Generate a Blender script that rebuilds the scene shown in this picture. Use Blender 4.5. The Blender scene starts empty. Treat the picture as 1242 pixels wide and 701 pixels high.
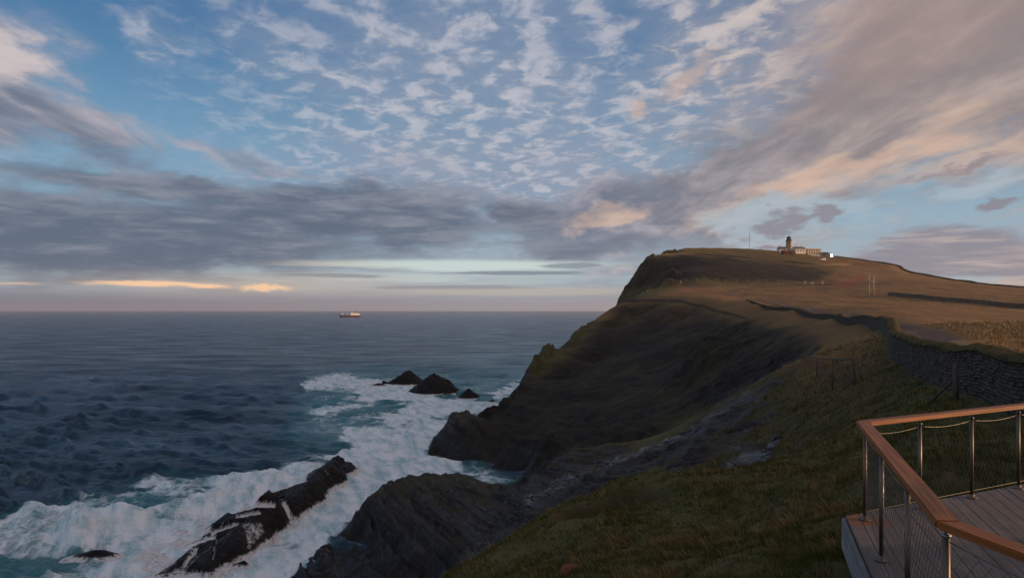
import bpy, math, random
import numpy as np
from mathutils import Vector
rng = np.random.default_rng(7)
random.seed(7)
F0, U0, HV, EYE = 800.0, 621.0, 375.0, 35.0   # focal length in photo pixels, horizon row, eye height over the sea
SC = bpy.context.scene
COL = SC.collection

def P(u, v, Y):                      # survey helper: a bearing and a distance give a point
    return ((u - U0) / F0 * Y, Y, EYE + (HV - v) / F0 * Y)

# ------------------------------------------------------------------ numpy noise
_perm = np.random.default_rng(3).permutation(256).astype(np.int64)
_perm = np.concatenate([_perm, _perm, _perm])
_ga = np.linspace(0, 2 * np.pi, 17)[:16]
_gx, _gy = np.cos(_ga), np.sin(_ga)
def noise2(x, y, seed=0):
    x = np.asarray(x, float) + seed * 17.31; y = np.asarray(y, float) - seed * 9.77
    xi = np.floor(x).astype(np.int64); yi = np.floor(y).astype(np.int64)
    xf = x - xi; yf = y - yi
    u = xf * xf * xf * (xf * (xf * 6 - 15) + 10); v = yf * yf * yf * (yf * (yf * 6 - 15) + 10)
    def g(ix, iy, fx, fy):
        h = _perm[(_perm[ix & 255] + (iy & 255))] & 15
        return _gx[h] * fx + _gy[h] * fy
    a = g(xi, yi, xf, yf); b = g(xi + 1, yi, xf - 1, yf)
    c = g(xi, yi + 1, xf, yf - 1); d = g(xi + 1, yi + 1, xf - 1, yf - 1)
    return 1.5 * ((a + u * (b - a)) + v * ((c + u * (d - c)) - (a + u * (b - a))))
def fbm(x, y, octv=4, seed=0, gain=0.5):
    r = 0; a = 1.0; s = 0
    for k in range(octv):
        r = r + a * noise2(x * 2 ** k, y * 2 ** k, seed + k); s += a; a *= gain
    return r / s
def ridged(x, y, octv=4, seed=0):
    r = 0; a = 1.0; s = 0
    for k in range(octv):
        r = r + a * (1 - 2 * np.abs(noise2(x * 2 ** k, y * 2 ** k, seed + k))); s += a; a *= 0.5
    return r / s
def sstep(a, b, x):
    t = np.clip((x - a) / (b - a), 0, 1); return t * t * (3 - 2 * t)

# ------------------------------------------------------------------ node helper
class S:
    nt = None
    def __init__(s, sock): s.s = sock
    @staticmethod
    def m(op, *a, clamp=False):
        n = S.nt.nodes.new('ShaderNodeMath'); n.operation = op; n.use_clamp = clamp
        for i, v in enumerate(a):
            if isinstance(v, S): S.nt.links.new(v.s, n.inputs[i])
            else: n.inputs[i].default_value = v
        return S(n.outputs[0])
    def __add__(s, o): return S.m('ADD', s, o)
    __radd__ = __add__
    def __mul__(s, o): return S.m('MULTIPLY', s, o)
    __rmul__ = __mul__
    def __sub__(s, o): return S.m('SUBTRACT', s, o)
    def __rsub__(s, o): return S.m('SUBTRACT', o, s)
    def __truediv__(s, o): return S.m('DIVIDE', s, o)
    def __neg__(s): return S.m('MULTIPLY', s, -1.0)
def NT(nt): S.nt = nt
def link(sock, to): S.nt.links.new(sock.s if isinstance(sock, S) else sock, to)
def ss(x, a, b):
    n = S.nt.nodes.new('ShaderNodeMapRange'); n.interpolation_type = 'SMOOTHSTEP'; n.clamp = True
    link(x, n.inputs[0]); n.inputs[1].default_value = a; n.inputs[2].default_value = b
    return S(n.outputs[0])
def clamp01(x): return S.m('ADD', x, 0.0, clamp=True)
def vec(x, y, z=0.0):
    n = S.nt.nodes.new('ShaderNodeCombineXYZ')
    for i, v in enumerate((x, y, z)):
        if isinstance(v, S): link(v, n.inputs[i])
        else: n.inputs[i].default_value = v
    return S(n.outputs[0])
def sep(v):
    n = S.nt.nodes.new('ShaderNodeSeparateXYZ'); link(v, n.inputs[0]); return [S(o) for o in n.outputs]
def tex(v, scale, detail=4, rough=0.5, dist=0.0, lac=2.0):
    n = S.nt.nodes.new('ShaderNodeTexNoise'); link(v, n.inputs['Vector'])
    n.inputs['Scale'].default_value = scale; n.inputs['Detail'].default_value = detail
    n.inputs['Roughness'].default_value = rough; n.inputs['Distortion'].default_value = dist
    n.inputs['Lacunarity'].default_value = lac
    return S(n.outputs[0])
def voro(v, scale, feature='F1', out='Distance', rnd=1.0):
    n = S.nt.nodes.new('ShaderNodeTexVoronoi'); n.feature = feature; link(v, n.inputs['Vector'])
    n.inputs['Scale'].default_value = scale; n.inputs['Randomness'].default_value = rnd
    return S(n.outputs[out])
def mix(f, a, b):
    n = S.nt.nodes.new('ShaderNodeMix'); n.data_type = 'RGBA'; n.clamp_factor = True
    for i, v in ((0, f), (6, a), (7, b)):
        if isinstance(v, S): link(v, n.inputs[i])
        elif i == 0: n.inputs[0].default_value = v
        else: n.inputs[i].default_value = (*v, 1)
    return S(n.outputs[2])
def attr(name):
    n = S.nt.nodes.new('ShaderNodeAttribute'); n.attribute_name = name
    return n
def position():
    return S(S.nt.nodes.new('ShaderNodeNewGeometry').outputs['Position'])
def objco():
    return S(S.nt.nodes.new('ShaderNodeTexCoord').outputs['Object'])
def bump(h, strength=0.5, dist=0.1, normal=None):
    n = S.nt.nodes.new('ShaderNodeBump'); n.inputs['Strength'].default_value = strength
    n.inputs['Distance'].default_value = dist; link(h, n.inputs['Height'])
    if normal is not None: link(normal, n.inputs['Normal'])
    return S(n.outputs[0])
def material(name, rough=0.6, color=(0.5, 0.5, 0.5), metal=0.0, spec=0.5):
    m = bpy.data.materials.new(name); m.use_nodes = True; NT(m.node_tree)
    b = m.node_tree.nodes['Principled BSDF']
    b.inputs['Base Color'].default_value = (*color, 1); b.inputs['Roughness'].default_value = rough
    b.inputs['Metallic'].default_value = metal; b.inputs['Specular IOR Level'].default_value = spec
    return m, b
def simple(name, c1, c2, scale=8.0, rough=0.7, metal=0.0, bmp=0.2, bdist=0.01, spec=0.4, stretch=(1, 1, 1), detail=5):
    m, b = material(name, rough, c1, metal, spec)
    x, y, z = sep(objco())
    v = vec(x * stretch[0], y * stretch[1], z * stretch[2])
    n = tex(v, scale, detail, 0.6)
    link(mix(ss(n, 0.35, 0.65), c1, c2), b.inputs['Base Color'])
    link(n * 0.25 + (rough - 0.12), b.inputs['Roughness'])
    if bmp: link(bump(n, bmp, bdist), b.inputs['Normal'])
    return m

# ------------------------------------------------------------------ mesh helpers
def np_mesh(name, verts, faces, mat, smooth=True, parent=None, attrs=None):
    me = bpy.data.meshes.new(name)
    verts = np.asarray(verts, np.float32); faces = np.asarray(faces, np.int32)
    nv, (nf, k) = len(verts), faces.shape
    me.vertices.add(nv); me.vertices.foreach_set('co', verts.ravel())
    me.loops.add(nf * k); me.loops.foreach_set('vertex_index', faces.ravel())
    me.polygons.add(nf); me.polygons.foreach_set('loop_start', np.arange(0, nf * k, k, dtype=np.int32))
    me.polygons.foreach_set('loop_total', np.full(nf, k, np.int32))
    me.polygons.foreach_set('use_smooth', np.full(nf, smooth, bool))
    for an, av in (attrs or {}).items():
        av = np.asarray(av, np.float32)
        if av.shape[1] == 3: av = np.concatenate([av, np.ones((nv, 1), np.float32)], 1)
        a = me.color_attributes.new(an, 'FLOAT_COLOR', 'POINT'); a.data.foreach_set('color', av.ravel())
    me.update(calc_edges=True); me.validate()
    me.materials.append(mat)
    o = bpy.data.objects.new(name, me); COL.objects.link(o)
    if parent is not None: o.parent = parent
    return o
def grid_faces(nr, nc):
    i = np.arange(nr * nc).reshape(nr, nc)
    return np.stack([i[:-1, :-1], i[:-1, 1:], i[1:, 1:], i[1:, :-1]], -1).reshape(-1, 4)
def compact(verts, faces, attrs):
    used = np.zeros(len(verts), bool); used[faces.ravel()] = True
    idx = np.cumsum(used) - 1
    return verts[used], idx[faces], {k: v[used] for k, v in attrs.items()}

class MB:                                    # collects boxes, tubes and lathes into ONE mesh
    def __init__(s): s.v = []; s.f = []
    def add(s, v, f):
        n = len(s.v); s.v += [tuple(p) for p in v]; s.f += [tuple(i + n for i in q) for q in f]
    def box(s, c, size, rz=0.0, bev=0.0, axes=None):
        cx, cy, cz = c; hx, hy, hz = [d / 2 for d in size]
        if axes is None:
            ca, sa = math.cos(rz), math.sin(rz); axes = (Vector((ca, sa, 0)), Vector((-sa, ca, 0)), Vector((0, 0, 1)))
        pts = [(sx * hx, sy * hy, sz * hz) for sz in (-1, 1) for sy in (-1, 1) for sx in (-1, 1)]
        s.add([Vector(c) + axes[0] * p[0] + axes[1] * p[1] + axes[2] * p[2] for p in pts],
              [(0, 2, 3, 1), (4, 5, 7, 6), (0, 1, 5, 4), (2, 6, 7, 3), (0, 4, 6, 2), (1, 3, 7, 5)])
    def prism(s, poly, z0, z1):              # vertical prism on a plan polygon
        n = len(poly)
        s.add([(x, y, z0) for x, y in poly] + [(x, y, z1) for x, y in poly],
              [tuple(range(n))[::-1], tuple(range(n, 2 * n))] + [(i, (i + 1) % n, n + (i + 1) % n, n + i) for i in range(n)])
    def tube(s, pts, r, n=8, cap=True):
        pts = [Vector(p) for p in pts]; rs = r if isinstance(r, (list, tuple)) else [r] * len(pts)
        rings = []; up = None
        for i, p in enumerate(pts):
            t = (pts[min(i + 1, len(pts) - 1)] - pts[max(i - 1, 0)]).normalized()
            if up is None: up = t.orthogonal().normalized()
            a = (up - t * up.dot(t)); a = a.normalized() if a.length > 1e-6 else t.orthogonal().normalized()
            up = a; b = t.cross(a)
            rings.append([p + (a * math.cos(k * 2 * math.pi / n) + b * math.sin(k * 2 * math.pi / n)) * rs[i] for k in range(n)])
        v = [q for rg in rings for q in rg]; f = []
        for i in range(len(pts) - 1):
            for k in range(n): f.append((i * n + k, i * n + (k + 1) % n, (i + 1) * n + (k + 1) % n, (i + 1) * n + k))
        if cap: f += [tuple(range(n))[::-1], tuple(range((len(pts) - 1) * n, len(pts) * n))]
        s.add(v, f)
    def lathe(s, c, prof, n=24):             # prof: (radius, z)
        v = []; f = []
        for r, z in prof:
            v += [(c[0] + r * math.cos(k * 2 * math.pi / n), c[1] + r * math.sin(k * 2 * math.pi / n), c[2] + z) for k in range(n)]
        for i in range(len(prof) - 1):
            for k in range(n): f.append((i * n + k, i * n + (k + 1) % n, (i + 1) * n + (k + 1) % n, (i + 1) * n + k))
        f += [tuple(range(n))[::-1], tuple(range((len(prof) - 1) * n, len(prof) * n))]
        s.add(v, f)
    def build(s, name, mat, parent=None, smooth=False, bevel=0.0):
        me = bpy.data.meshes.new(name); me.from_pydata(s.v, [], s.f); me.update()
        import bmesh
        bm = bmesh.new(); bm.from_mesh(me); bmesh.ops.recalc_face_normals(bm, faces=bm.faces)
        if bevel:
            bmesh.ops.bevel(bm, geom=list(bm.edges), offset=bevel, segments=2, affect='EDGES', clamp_overlap=True)
        bm.to_mesh(me); bm.free()
        if smooth:
            for p in me.polygons: p.use_smooth = len(p.vertices) == 4
        me.materials.append(mat)
        o = bpy.data.objects.new(name, me); COL.objects.link(o)
        if parent is not None: o.parent = parent
        return o
def tag(o, label=None, cat=None, group=None, kind=None):
    if label: o['label'] = label
    if cat: o['category'] = cat
    if group: o['group'] = group
    if kind: o['kind'] = kind
    return o
def empty(name, loc, label, cat, group=None, rz=0.0):
    o = bpy.data.objects.new(name, None); COL.objects.link(o); o.location = loc; o.rotation_euler = (0, 0, rz)
    o.empty_display_size = 0.3
    return tag(o, label, cat, group)
def resample(pts, step):                     # polyline -> evenly spaced points; step may be a function of distance
    pts = np.asarray(pts, float); out = [pts[0]]; 
    for a, b in zip(pts[:-1], pts[1:]):
        L = np.linalg.norm(b - a); d = 0
        while d < L:
            st = step(np.linalg.norm((a + (b - a) * d / L)[:2])) if callable(step) else step
            d += st
            out.append(a + (b - a) * min(d / L, 1))
    return np.array(out)
def smooth_line(pts, n=8):                   # Catmull-Rom
    p = np.asarray(pts, float); q = np.vstack([2 * p[0] - p[1], p, 2 * p[-1] - p[-2]]); out = []
    for i in range(1, len(q) - 2):
        for k in range(n):
            t = k / n
            out.append(0.5 * (2 * q[i] + (q[i + 1] - q[i - 1]) * t + (2 * q[i - 1] - 5 * q[i] + 4 * q[i + 1] - q[i + 2]) * t * t
                              + (-q[i - 1] + 3 * q[i] - 3 * q[i + 1] + q[i + 2]) * t ** 3))
    out.append(p[-1]); return np.array(out)
HAZE = 0.000045
# ================================================================== TERRAIN
ctrl = []
def pv(*a):
    for u, v, Y in a: ctrl.append(P(u, v, Y))
def pz(*a):
    for u, Y, z in a: ctrl.append(((u - U0) / F0 * Y, Y, z))
def line(pts, n=3):
    w = [np.array(P(*p)) for p in pts]
    for a, b in zip(w[:-1], w[1:]):
        for k in range(n): ctrl.append(tuple(a + (b - a) * k / n))
    ctrl.append(tuple(w[-1]))
# ground round the deck and the grassy knoll
pz((1100, 4, 31.5), (1300, 5, 31.5), (1500, 7, 31.6), (700, 4, 31.4), (300, 4, 30.6), (0, 4, 30), (-500, 4, 29),
   (600, 7, 30.8), (300, 8, 28.6), (0, 10, 25), (-600, 10, 20), (1800, 4, 31.6), (2100, 12, 32), (1800, 9, 31.7))
line([(480, 735, 16), (535, 702, 17), (600, 665, 19), (680, 615, 21), (740, 590, 22), (800, 578, 23), (850, 585, 25), (900, 600, 26)], 2)
pv((700, 701, 11), (850, 701, 9), (1000, 701, 7.6), (700, 640, 16), (620, 690, 15), (800, 640, 15), (900, 640, 14), (1000, 620, 13),
   (800, 595, 19), (740, 606, 19.5),
   (1000, 560, 20), (1000, 500, 32), (1035, 465, 33), (1100, 480, 24), (1150, 490, 20), (1100, 560, 13), (960, 470, 46), (1010, 440, 48))
# gully behind the knoll
pz((700, 35, 22.5), (600, 35, 16), (800, 30, 26), (850, 30, 26.4), (640, 28, 21.5), (560, 28, 18), (740, 27, 26))
pv((800, 575, 45), (700, 605, 60), (600, 665, 70), (535, 701, 80), (880, 585, 33), (920, 560, 34), (950, 530, 36), (880, 530, 45),
   (850, 550, 48), (800, 550, 58), (700, 575, 75), (650, 600, 80), (600, 620, 85), (550, 640, 88), (500, 650, 92), (450, 670, 92),
   (920, 500, 46), (740, 570, 66))
# crest of the rocky shoulder running down to the platform
line([(985, 433, 55), (975, 434, 53), (940, 450, 55), (900, 475, 58), (850, 505, 62), (800, 530, 68), (760, 543, 76), (700, 546, 88),
      (660, 568, 92), (620, 588, 97), (590, 585, 107), (560, 577, 112), (520, 578, 113), (480, 585, 112), (455, 597, 109), (440, 611, 105)], 3)
# waterline of the platform
line([(442, 628, 28000 / 253), (425, 636, 28000 / 261), (410, 650, 28000 / 275), (385, 668, 28000 / 293), (352, 703, 28000 / 328), (310, 750, 28000 / 375)], 3)
pv((420, 665, 28000 / 290 + 3), (400, 690, 87))
pz((440, 118, -3), (480, 124, -2.5), (520, 126, -2.5), (560, 126, -2.5), (590, 124, -2.5), (615, 121, -2.5), (640, 124, -2), (655, 128, -1),
   (680, 115, 0.5), (720, 110, 3), (760, 105, 8), (800, 100, 12), (850, 92, 17), (900, 88, 21.5), (940, 78, 26.3))
# ground under the picture, left
pz((400, 20, 21), (100, 20, 8), (-200, 20, 2), (400, 40, 7), (200, 40, -2), (350, 60, 0.5), (450, 60, 4), (550, 60, 8), (530, 40, 15), (480, 75, 2.2), (400, 75, 1.4),
   (100, 40, -4), (250, 60, -3), (-300, 30, -4), (-800, 25, -4))
# headland: waterline, seaward ridge line, face of the bowl
line([(519, 549, 28000 / 174), (560, 560, 28000 / 185), (600, 567, 28000 / 192), (640, 574, 28000 / 199)], 3)
pv((700, 548, 128), (760, 543, 125), (800, 530, 125), (850, 505, 118), (900, 475, 108), (940, 452, 96))
line([(519, 549, 163), (540, 524, 163), (556, 505, 162), (565, 500, 162), (574, 504, 163), (588, 513, 166), (605, 501, 175), (618, 491, 188), (630, 478, 198), (640, 464, 205),
      (650, 449, 215), (665, 430, 235), (674, 422, 240), (685, 427, 243), (700, 411, 255), (715, 395, 270), (735, 378, 290), (757, 364, 310)], 3)
pz((505, 166, -4), (530, 178, -3), (548, 178, -3), (560, 182, -3), (575, 186, -3), (590, 198, -3), (603, 214, -4), (620, 232, -4), (640, 265, -4), (655, 300, -4), (680, 340, -4),
   (705, 400, -4), (722, 500, -4), (735, 650, -4))
pv((565, 530, 158), (590, 540, 154), (620, 550, 149), (640, 530, 156), (640, 500, 172), (680, 500, 168), (680, 460, 205), (660, 540, 140), (720, 520, 142), (720, 480, 177), (720, 440, 225), (740, 400, 270),
   (780, 500, 146), (780, 450, 190), (780, 410, 240), (780, 380, 280), (850, 470, 148), (850, 430, 185), (850, 395, 225), (900, 450, 124),
   (900, 420, 152), (900, 395, 186), (950, 430, 102), (950, 407, 131), (835, 385, 252))
line([(757, 364, 310), (800, 363, 292), (840, 367, 262), (870, 374, 232), (900, 382, 205), (950, 392, 155), (1000, 403, 105), (1010, 420, 70), (985, 433, 55)], 3)
# terrace and the fields on the right
pv((770, 360, 335), (785, 356, 350), (800, 352, 370), (830, 342, 430), (850, 355, 340), (880, 343, 430), (950, 343, 425), (950, 360, 290), (1000, 347, 400),
   (1050, 360, 290), (1050, 370, 200), (1100, 372, 190), (1100, 384, 110), (1150, 360, 240), (1150, 395, 75), (1242, 400, 78), (1242, 430, 38),
   (1242, 360, 270), (1150, 350, 320), (1100, 340, 400), (1050, 340, 430), (1180, 385, 110), (1242, 385, 120))
ROAD = [(1008, 344.5, 405), (975, 345.5, 402), (945, 347, 395), (908, 350, 378), (887, 354, 348), (888, 359, 315), (906, 364, 275), (940, 369.5, 220),
        (980, 374.5, 170), (1030, 381, 118), (1065, 387, 90), (1090, 394, 67), (1115, 402, 51), (1145, 416, 39), (1185, 437, 29), (1260, 472, 20), (1400, 530, 14)]
line(ROAD, 1)
WALL_NEAR = [(1600, 640, 9.5), (1400, 545, 13), (1242, 502, 17.5), (1160, 472, 24), (1112, 449, 32), (1086, 430, 42), (1077, 409, 60), (1054, 394, 85), (1012, 385, 118), (964, 374.5, 170), (920, 368.5, 215), (905, 364.5, 250)]
line(WALL_NEAR, 1)
WALL_FIELD = [(1078, 358.5, 265), (1100, 361, 252), (1130, 364, 235), (1180, 368.5, 215), (1242, 374, 195), (1330, 381, 175), (1500, 395, 150)]
line(WALL_FIELD, 1)
# upper headland
pv((820, 330, 470), (850, 325, 480), (900, 322, 490), (870, 310, 525), (960, 325, 520), (830, 338, 445), (900, 338, 445), (970, 337, 450))
WALL_UPPER = [(797, 308.5, 553), (820, 307, 560), (840, 307, 565), (880, 308.5, 562), (910, 312, 560), (950, 317, 560), (1000, 321, 560), (1030, 321, 590)]
line(WALL_UPPER, 1)
line([(757, 364, 520), (765, 340, 530), (775, 325, 540), (790, 312, 550), (805, 305, 560), (815, 303, 585), (830, 301.5, 610), (845, 300.5, 635)], 2)
line([(840, 300.5, 645), (880, 300.8, 680), (930, 303, 690), (957, 305.5, 690), (1005, 311, 680), (1040, 315, 650), (1090, 323, 600), (1100, 328, 580), (1150, 339, 520), (1200, 346, 450),
      (1242, 349, 400), (1350, 353, 380)], 2)
pz((735, 600, -4), (722, 530, 0), (750, 560, 25), (780, 640, 45), (770, 760, 10), (840, 780, 88), (960, 790, 86), (1090, 730, 60), (1242, 530, 42), (950, 960, 30), (1100, 1000, 20), (1242, 900, 20),
   (760, 850, -4), (800, 980, -4), (1500, 300, 40), (1500, 80, 33.5), (1700, 40, 33), (2100, 60, 33.5), (2100, 300, 36), (2100, 900, 20), (1600, 600, 30), (1500, 1000, 10))
# sea bed off the coast
for Y, lim in ((75, 250), (85, 320), (95, 365), (105, 395), (115, 418), (130, 470), (145, 500), (160, 495), (180, 500), (210, 555), (260, 600), (340, 640), (450, 670), (600, 690), (800, 700), (1000, 700)):
    for off in (15, 90, 250, 600, 1100): pz((lim - off, Y, -4.5))
ctrl = np.array(ctrl)
def warp(X, Y): return np.stack([X / Y, np.log(Y)], -1)
cq = warp(ctrl[:, 0], ctrl[:, 1])
# merge near-coincident points
keep = []
for i in range(len(cq)):
    if all(np.linalg.norm(cq[i] - cq[j]) > 0.006 for j in keep): keep.append(i)
cq, cz = cq[keep], ctrl[keep, 2]
n_ = len(cq); Ceps = 0.004
D = np.sqrt(((cq[:, None] - cq[None]) ** 2).sum(-1) + Ceps ** 2)
A = np.zeros((n_ + 3, n_ + 3)); A[:n_, :n_] = -D + np.eye(n_) * 2e-4
A[:n_, n_] = 1; A[:n_, n_ + 1:] = cq; A[n_, :n_] = 1; A[n_ + 1:, :n_] = cq.T
wgt = np.linalg.solve(A, np.concatenate([cz, np.zeros(3)]))
def rbf(q):
    out = np.empty(len(q))
    for i in range(0, len(q), 20000):
        qq = q[i:i + 20000]
        d = np.sqrt(((qq[:, None] - cq[None]) ** 2).sum(-1) + Ceps ** 2)
        out[i:i + 20000] = -d @ wgt[:n_] + wgt[n_] + qq @ wgt[n_ + 1:]
    return out
S0, S1, T0, T1 = -1.0, 1.9, math.log(3.6), math.log(1050)
NS, NTT = 1450, 1150
cs = np.linspace(S0, S1, 421); ct = np.linspace(T0, T1, 421)
base = rbf(np.stack(np.meshgrid(cs, ct), -1).reshape(-1, 2)).reshape(421, 421)
def bil(grid, s, t):
    R, Cn = grid.shape
    a = np.clip((t - T0) / (T1 - T0) * (R - 1), 0, R - 1.001); b = np.clip((s - S0) / (S1 - S0) * (Cn - 1), 0, Cn - 1.001)
    i = a.astype(int); j = b.astype(int); fa = a - i; fb = b - j
    return (grid[i, j] * (1 - fb) + grid[i, j + 1] * fb) * (1 - fa) + (grid[i + 1, j] * (1 - fb) + grid[i + 1, j + 1] * fb) * fa
gs, gt = np.meshgrid(np.linspace(S0, S1, NS), np.linspace(T0, T1, NTT))
GY = np.exp(gt); GX = gs * GY
Zb = bil(base, gs, gt)
def slope_of(Z):                                 # gradient magnitude in world units
    ds = (S1 - S0) / (NS - 1); dt = (T1 - T0) / (NTT - 1)
    zt, zs = np.gradient(Z, dt, ds)
    gx = zs / GY; gy = zt / GY - gx * gs
    return gx, gy, np.hypot(gx, gy)
gx, gy, slp = slope_of(Zb)
def px(X, Y, Z):                                 # survey bearing of a point, used for land-cover zones
    return U0 + F0 * X / Y, HV - (Z - EYE) * F0 / Y
GU, GV = px(GX, GY, Zb)
def poly_dist(u, v, poly):                       # signed distance, positive inside
    poly = np.asarray(poly, float); d = np.full(u.shape, 1e9); ins = np.zeros(u.shape, bool)
    for a, b in zip(poly, np.roll(poly, -1, 0)):
        e = b - a; w0 = u - a[0]; w1 = v - a[1]
        t = np.clip((w0 * e[0] + w1 * e[1]) / (e @ e), 0, 1)
        d = np.minimum(d, np.hypot(w0 - t * e[0], w1 - t * e[1]))
        c = ((a[1] <= v) & (b[1] > v)) | ((b[1] <= v) & (a[1] > v))
        xx = a[0] + (v - a[1]) / ((b[1] - a[1]) if b[1] != a[1] else 1e-9) * e[0]
        ins ^= c & (u < xx)
    return np.where(ins, d, -d)
def line_dist(u, v, pts):
    pts = np.asarray(pts, float); d = np.full(np.shape(u), 1e9)
    for a, b in zip(pts[:-1], pts[1:]):
        e = b - a; t = np.clip(((u - a[0]) * e[0] + (v - a[1]) * e[1]) / (e @ e), 0, 1)
        d = np.minimum(d, np.hypot(u - a[0] - t * e[0], v - a[1] - t * e[1]))
    return d
n1 = fbm(GX / 14, GY / 14, 5, 1); n2 = fbm(GX / 3.1, GY / 3.1, 4, 5); n3 = fbm(GX / 60, GY / 60, 4, 9)
# rock where steep or low
rock = sstep(0.55, 0.95, slp + 0.35 * n1 + 0.15 * n2)
lowrock = sstep(15, 7, Zb + 5 * n3 + 2 * n1)
near_zone = sstep(46, 34, GY)                    # close ground is turf
shoulder = sstep(-10, 25, poly_dist(GU, GV, [(430, 600), (520, 570), (600, 575), (700, 540), (800, 525), (900, 470), (985, 430), (960, 470), (955, 520), (935, 570), (880, 600), (760, 585), (650, 650), (560, 720), (380, 740)])) * (GY < 135) * (GY > 27)
turf_far = sstep(95, 175, GY) * sstep(10, 16, Zb + 4 * n1)        # the bowl is grass-grown, dark
turf_bowl = turf_far * (1 - 0.75 * sstep(0.15, 0.5, n1 + 0.6 * n2 + 0.4 * (slp - 0.8)))
rock = np.clip(np.maximum(rock * (1 - 0.8 * turf_far), lowrock), 0, 1)
patch = sstep(-0.05, 0.3, fbm(GX / 7 + GY / 30, GY / 16, 5, 21) + 0.11 + 0.52 * sstep(25, 13, Zb))
rock = np.where(shoulder > 0, np.maximum(rock * (1 - shoulder), shoulder * np.maximum(patch, lowrock)), rock)
outcrop = sstep(-8, 10, poly_dist(GU, GV, [(868, 590), (880, 560), (925, 528), (955, 515), (945, 545), (925, 575), (900, 597)]) + 14 * n2 + 6 * n1) * (GY < 60) * (GY > 27)
rock = np.maximum(rock, outcrop) * (1 - near_zone * (1 - outcrop))
# displacement
pix = GY / 660.0                                  # ground size of one render pixel
strata = (GX * 0.86 + GY * 0.42)                  # across the strike of the beds
qz = strata + Zb * 0.5 + 1.2 * n2 + 2.5 * n1
def saw(q): f = q - np.floor(q); return np.where(f < 0.8, f / 0.8, (1 - f) / 0.2) - 0.5
near_rock = rock * sstep(170, 120, GY)
dz = near_rock * (1 + 0.25 * sstep(75, 90, GY)) * (0.75 * saw(qz / 3.6) + 0.4 * saw(qz / 1.5 + 0.3 + n1) + 0.16 * saw(qz / 0.55) + 0.5 * n2 + 0.9 * n1)
far_rock = sstep(120, 170, GY) * np.maximum(rock, sstep(0.35, 0.6, slp))
rdg = ridged(GX / 26 + GY / 60, GY / 40, 5, 31)
spur = ridged((GX * 0.75 + GY * 0.66) / 30 + n3 * 0.6, (GX * 0.66 - GY * 0.75) / 85, 5, 131)
dz += far_rock * (3.2 * (spur - 0.3) + 2.6 * (rdg - 0.3) + 2.4 * n1 + 1.1 * n2 + 2.0 * (ridged(GX / 13, GY / 15, 4, 151) - 0.3) + 0.8 * (ridged(GX / 4.5, GY / 5, 3, 153) - 0.3)) * np.clip(slp / 0.6, 0.25, 1.3) * sstep(0.0, 14.0, EYE - 1 - Zb + 60 * (GY > 400))
cliff = far_rock * sstep(380, 430, GY) * sstep(0.35, 0.7, slp)
dz += outcrop * (0.55 * saw(qz / 1.3) + 0.25 * saw(qz / 0.45 + n2) + 0.3 * n2)
dz += cliff * (5 * (ridged(GX / 34, GY / 55, 5, 41) - 0.35) + 2 * n1)
grassy = (1 - np.clip(rock, 0, 1))
tuss = fbm(GX / 0.9, GY / 0.9, 4, 51); tuss2 = fbm(GX / 2.6, GY / 2.6, 3, 55)
dz += grassy * sstep(0, 8, EYE - Zb + 3) * (0.10 * tuss + 0.26 * tuss2 + 0.22 * n1 * sstep(9, 14, GY)) * sstep(120, 60, GY)
dz += grassy * (0.6 * n1 + 0.15 * n2) * sstep(60, 200, GY)
dz += grassy * 0.25 * n1 * sstep(34, 50, GY) * sstep(200, 60, GY)
road_xy = smooth_line([P(*p)[:2] for p in ROAD], 8)
rdist = line_dist(GX, GY, road_xy)
wall_xy = smooth_line([P(*p)[:2] for p in WALL_NEAR], 6)
wdist = line_dist(GX, GY, wall_xy)
dz *= 0.15 + 0.85 * sstep(2.2, 5.0, rdist)
dz *= 0.25 + 0.75 * sstep(0.6, 2.0, wdist)
# eroded scar in the knoll (overhanging turf lip)
sc = np.array([P(712, 622, 18.3)[:2], P(735, 610, 19.2)[:2], P(758, 606, 19.5)[:2], P(775, 612, 19)[:2]])
sd = line_dist(GX, GY, sc)
dz -= 1.0 * np.exp(-(sd / 0.55) ** 2) * (GY < 30)
Zg = Zb + dz
# fit the skyline of the hill to the surveyed one
SKY_U = [770, 795, 805, 815, 830, 850, 880, 905, 930, 945, 957, 980, 1005, 1020, 1040, 1070, 1090, 1100, 1125, 1150, 1200, 1242, 1300]
SKY_V = [333, 309, 305.2, 303.2, 301.2, 300.6, 300.9, 301.6, 303.2, 304.6, 305.6, 308, 310.8, 312.6, 315.2, 319.4, 323, 327.5, 333.5, 339, 346, 349, 351.5]
colu = U0 + F0 * np.linspace(S0, S1, NS); farm = GY > 300
for it in range(2):
    VV = np.where(farm, HV - (Zg - EYE) * F0 / GY, 1e9); kmin = VV.argmin(0); vmin = VV.min(0)
    err = np.where((colu > 790) & (colu < 1310), np.interp(colu, SKY_U, SKY_V) - vmin, 0)
    err = np.convolve(np.pad(err, 6, mode='edge'), np.ones(13) / 13, 'valid') * sstep(785, 800, colu) * sstep(1400, 1300, colu)
    Ys = np.exp(np.linspace(T0, T1, NTT))[kmin]; Ys = np.convolve(np.pad(Ys, 10, mode='edge'), np.ones(21) / 21, 'valid')
    Zg = Zg - err[None] * GY / F0 * sstep(0.80, 0.97, GY / Ys[None])
# keep the crisp water edge
Zg = np.where(Zb < 0, np.minimum(Zg, Zb * 0.5 + 0.9 * near_rock * n2), Zg)
gx, gy, slp2 = slope_of(Zg)
def height(X, Y):
    X = np.asarray(X, float); Y = np.asarray(Y, float)
    return bil(Zg, X / Y, np.log(Y))
def hz(x, y): return float(height(np.array([x]), np.array([y]))[0])
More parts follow.
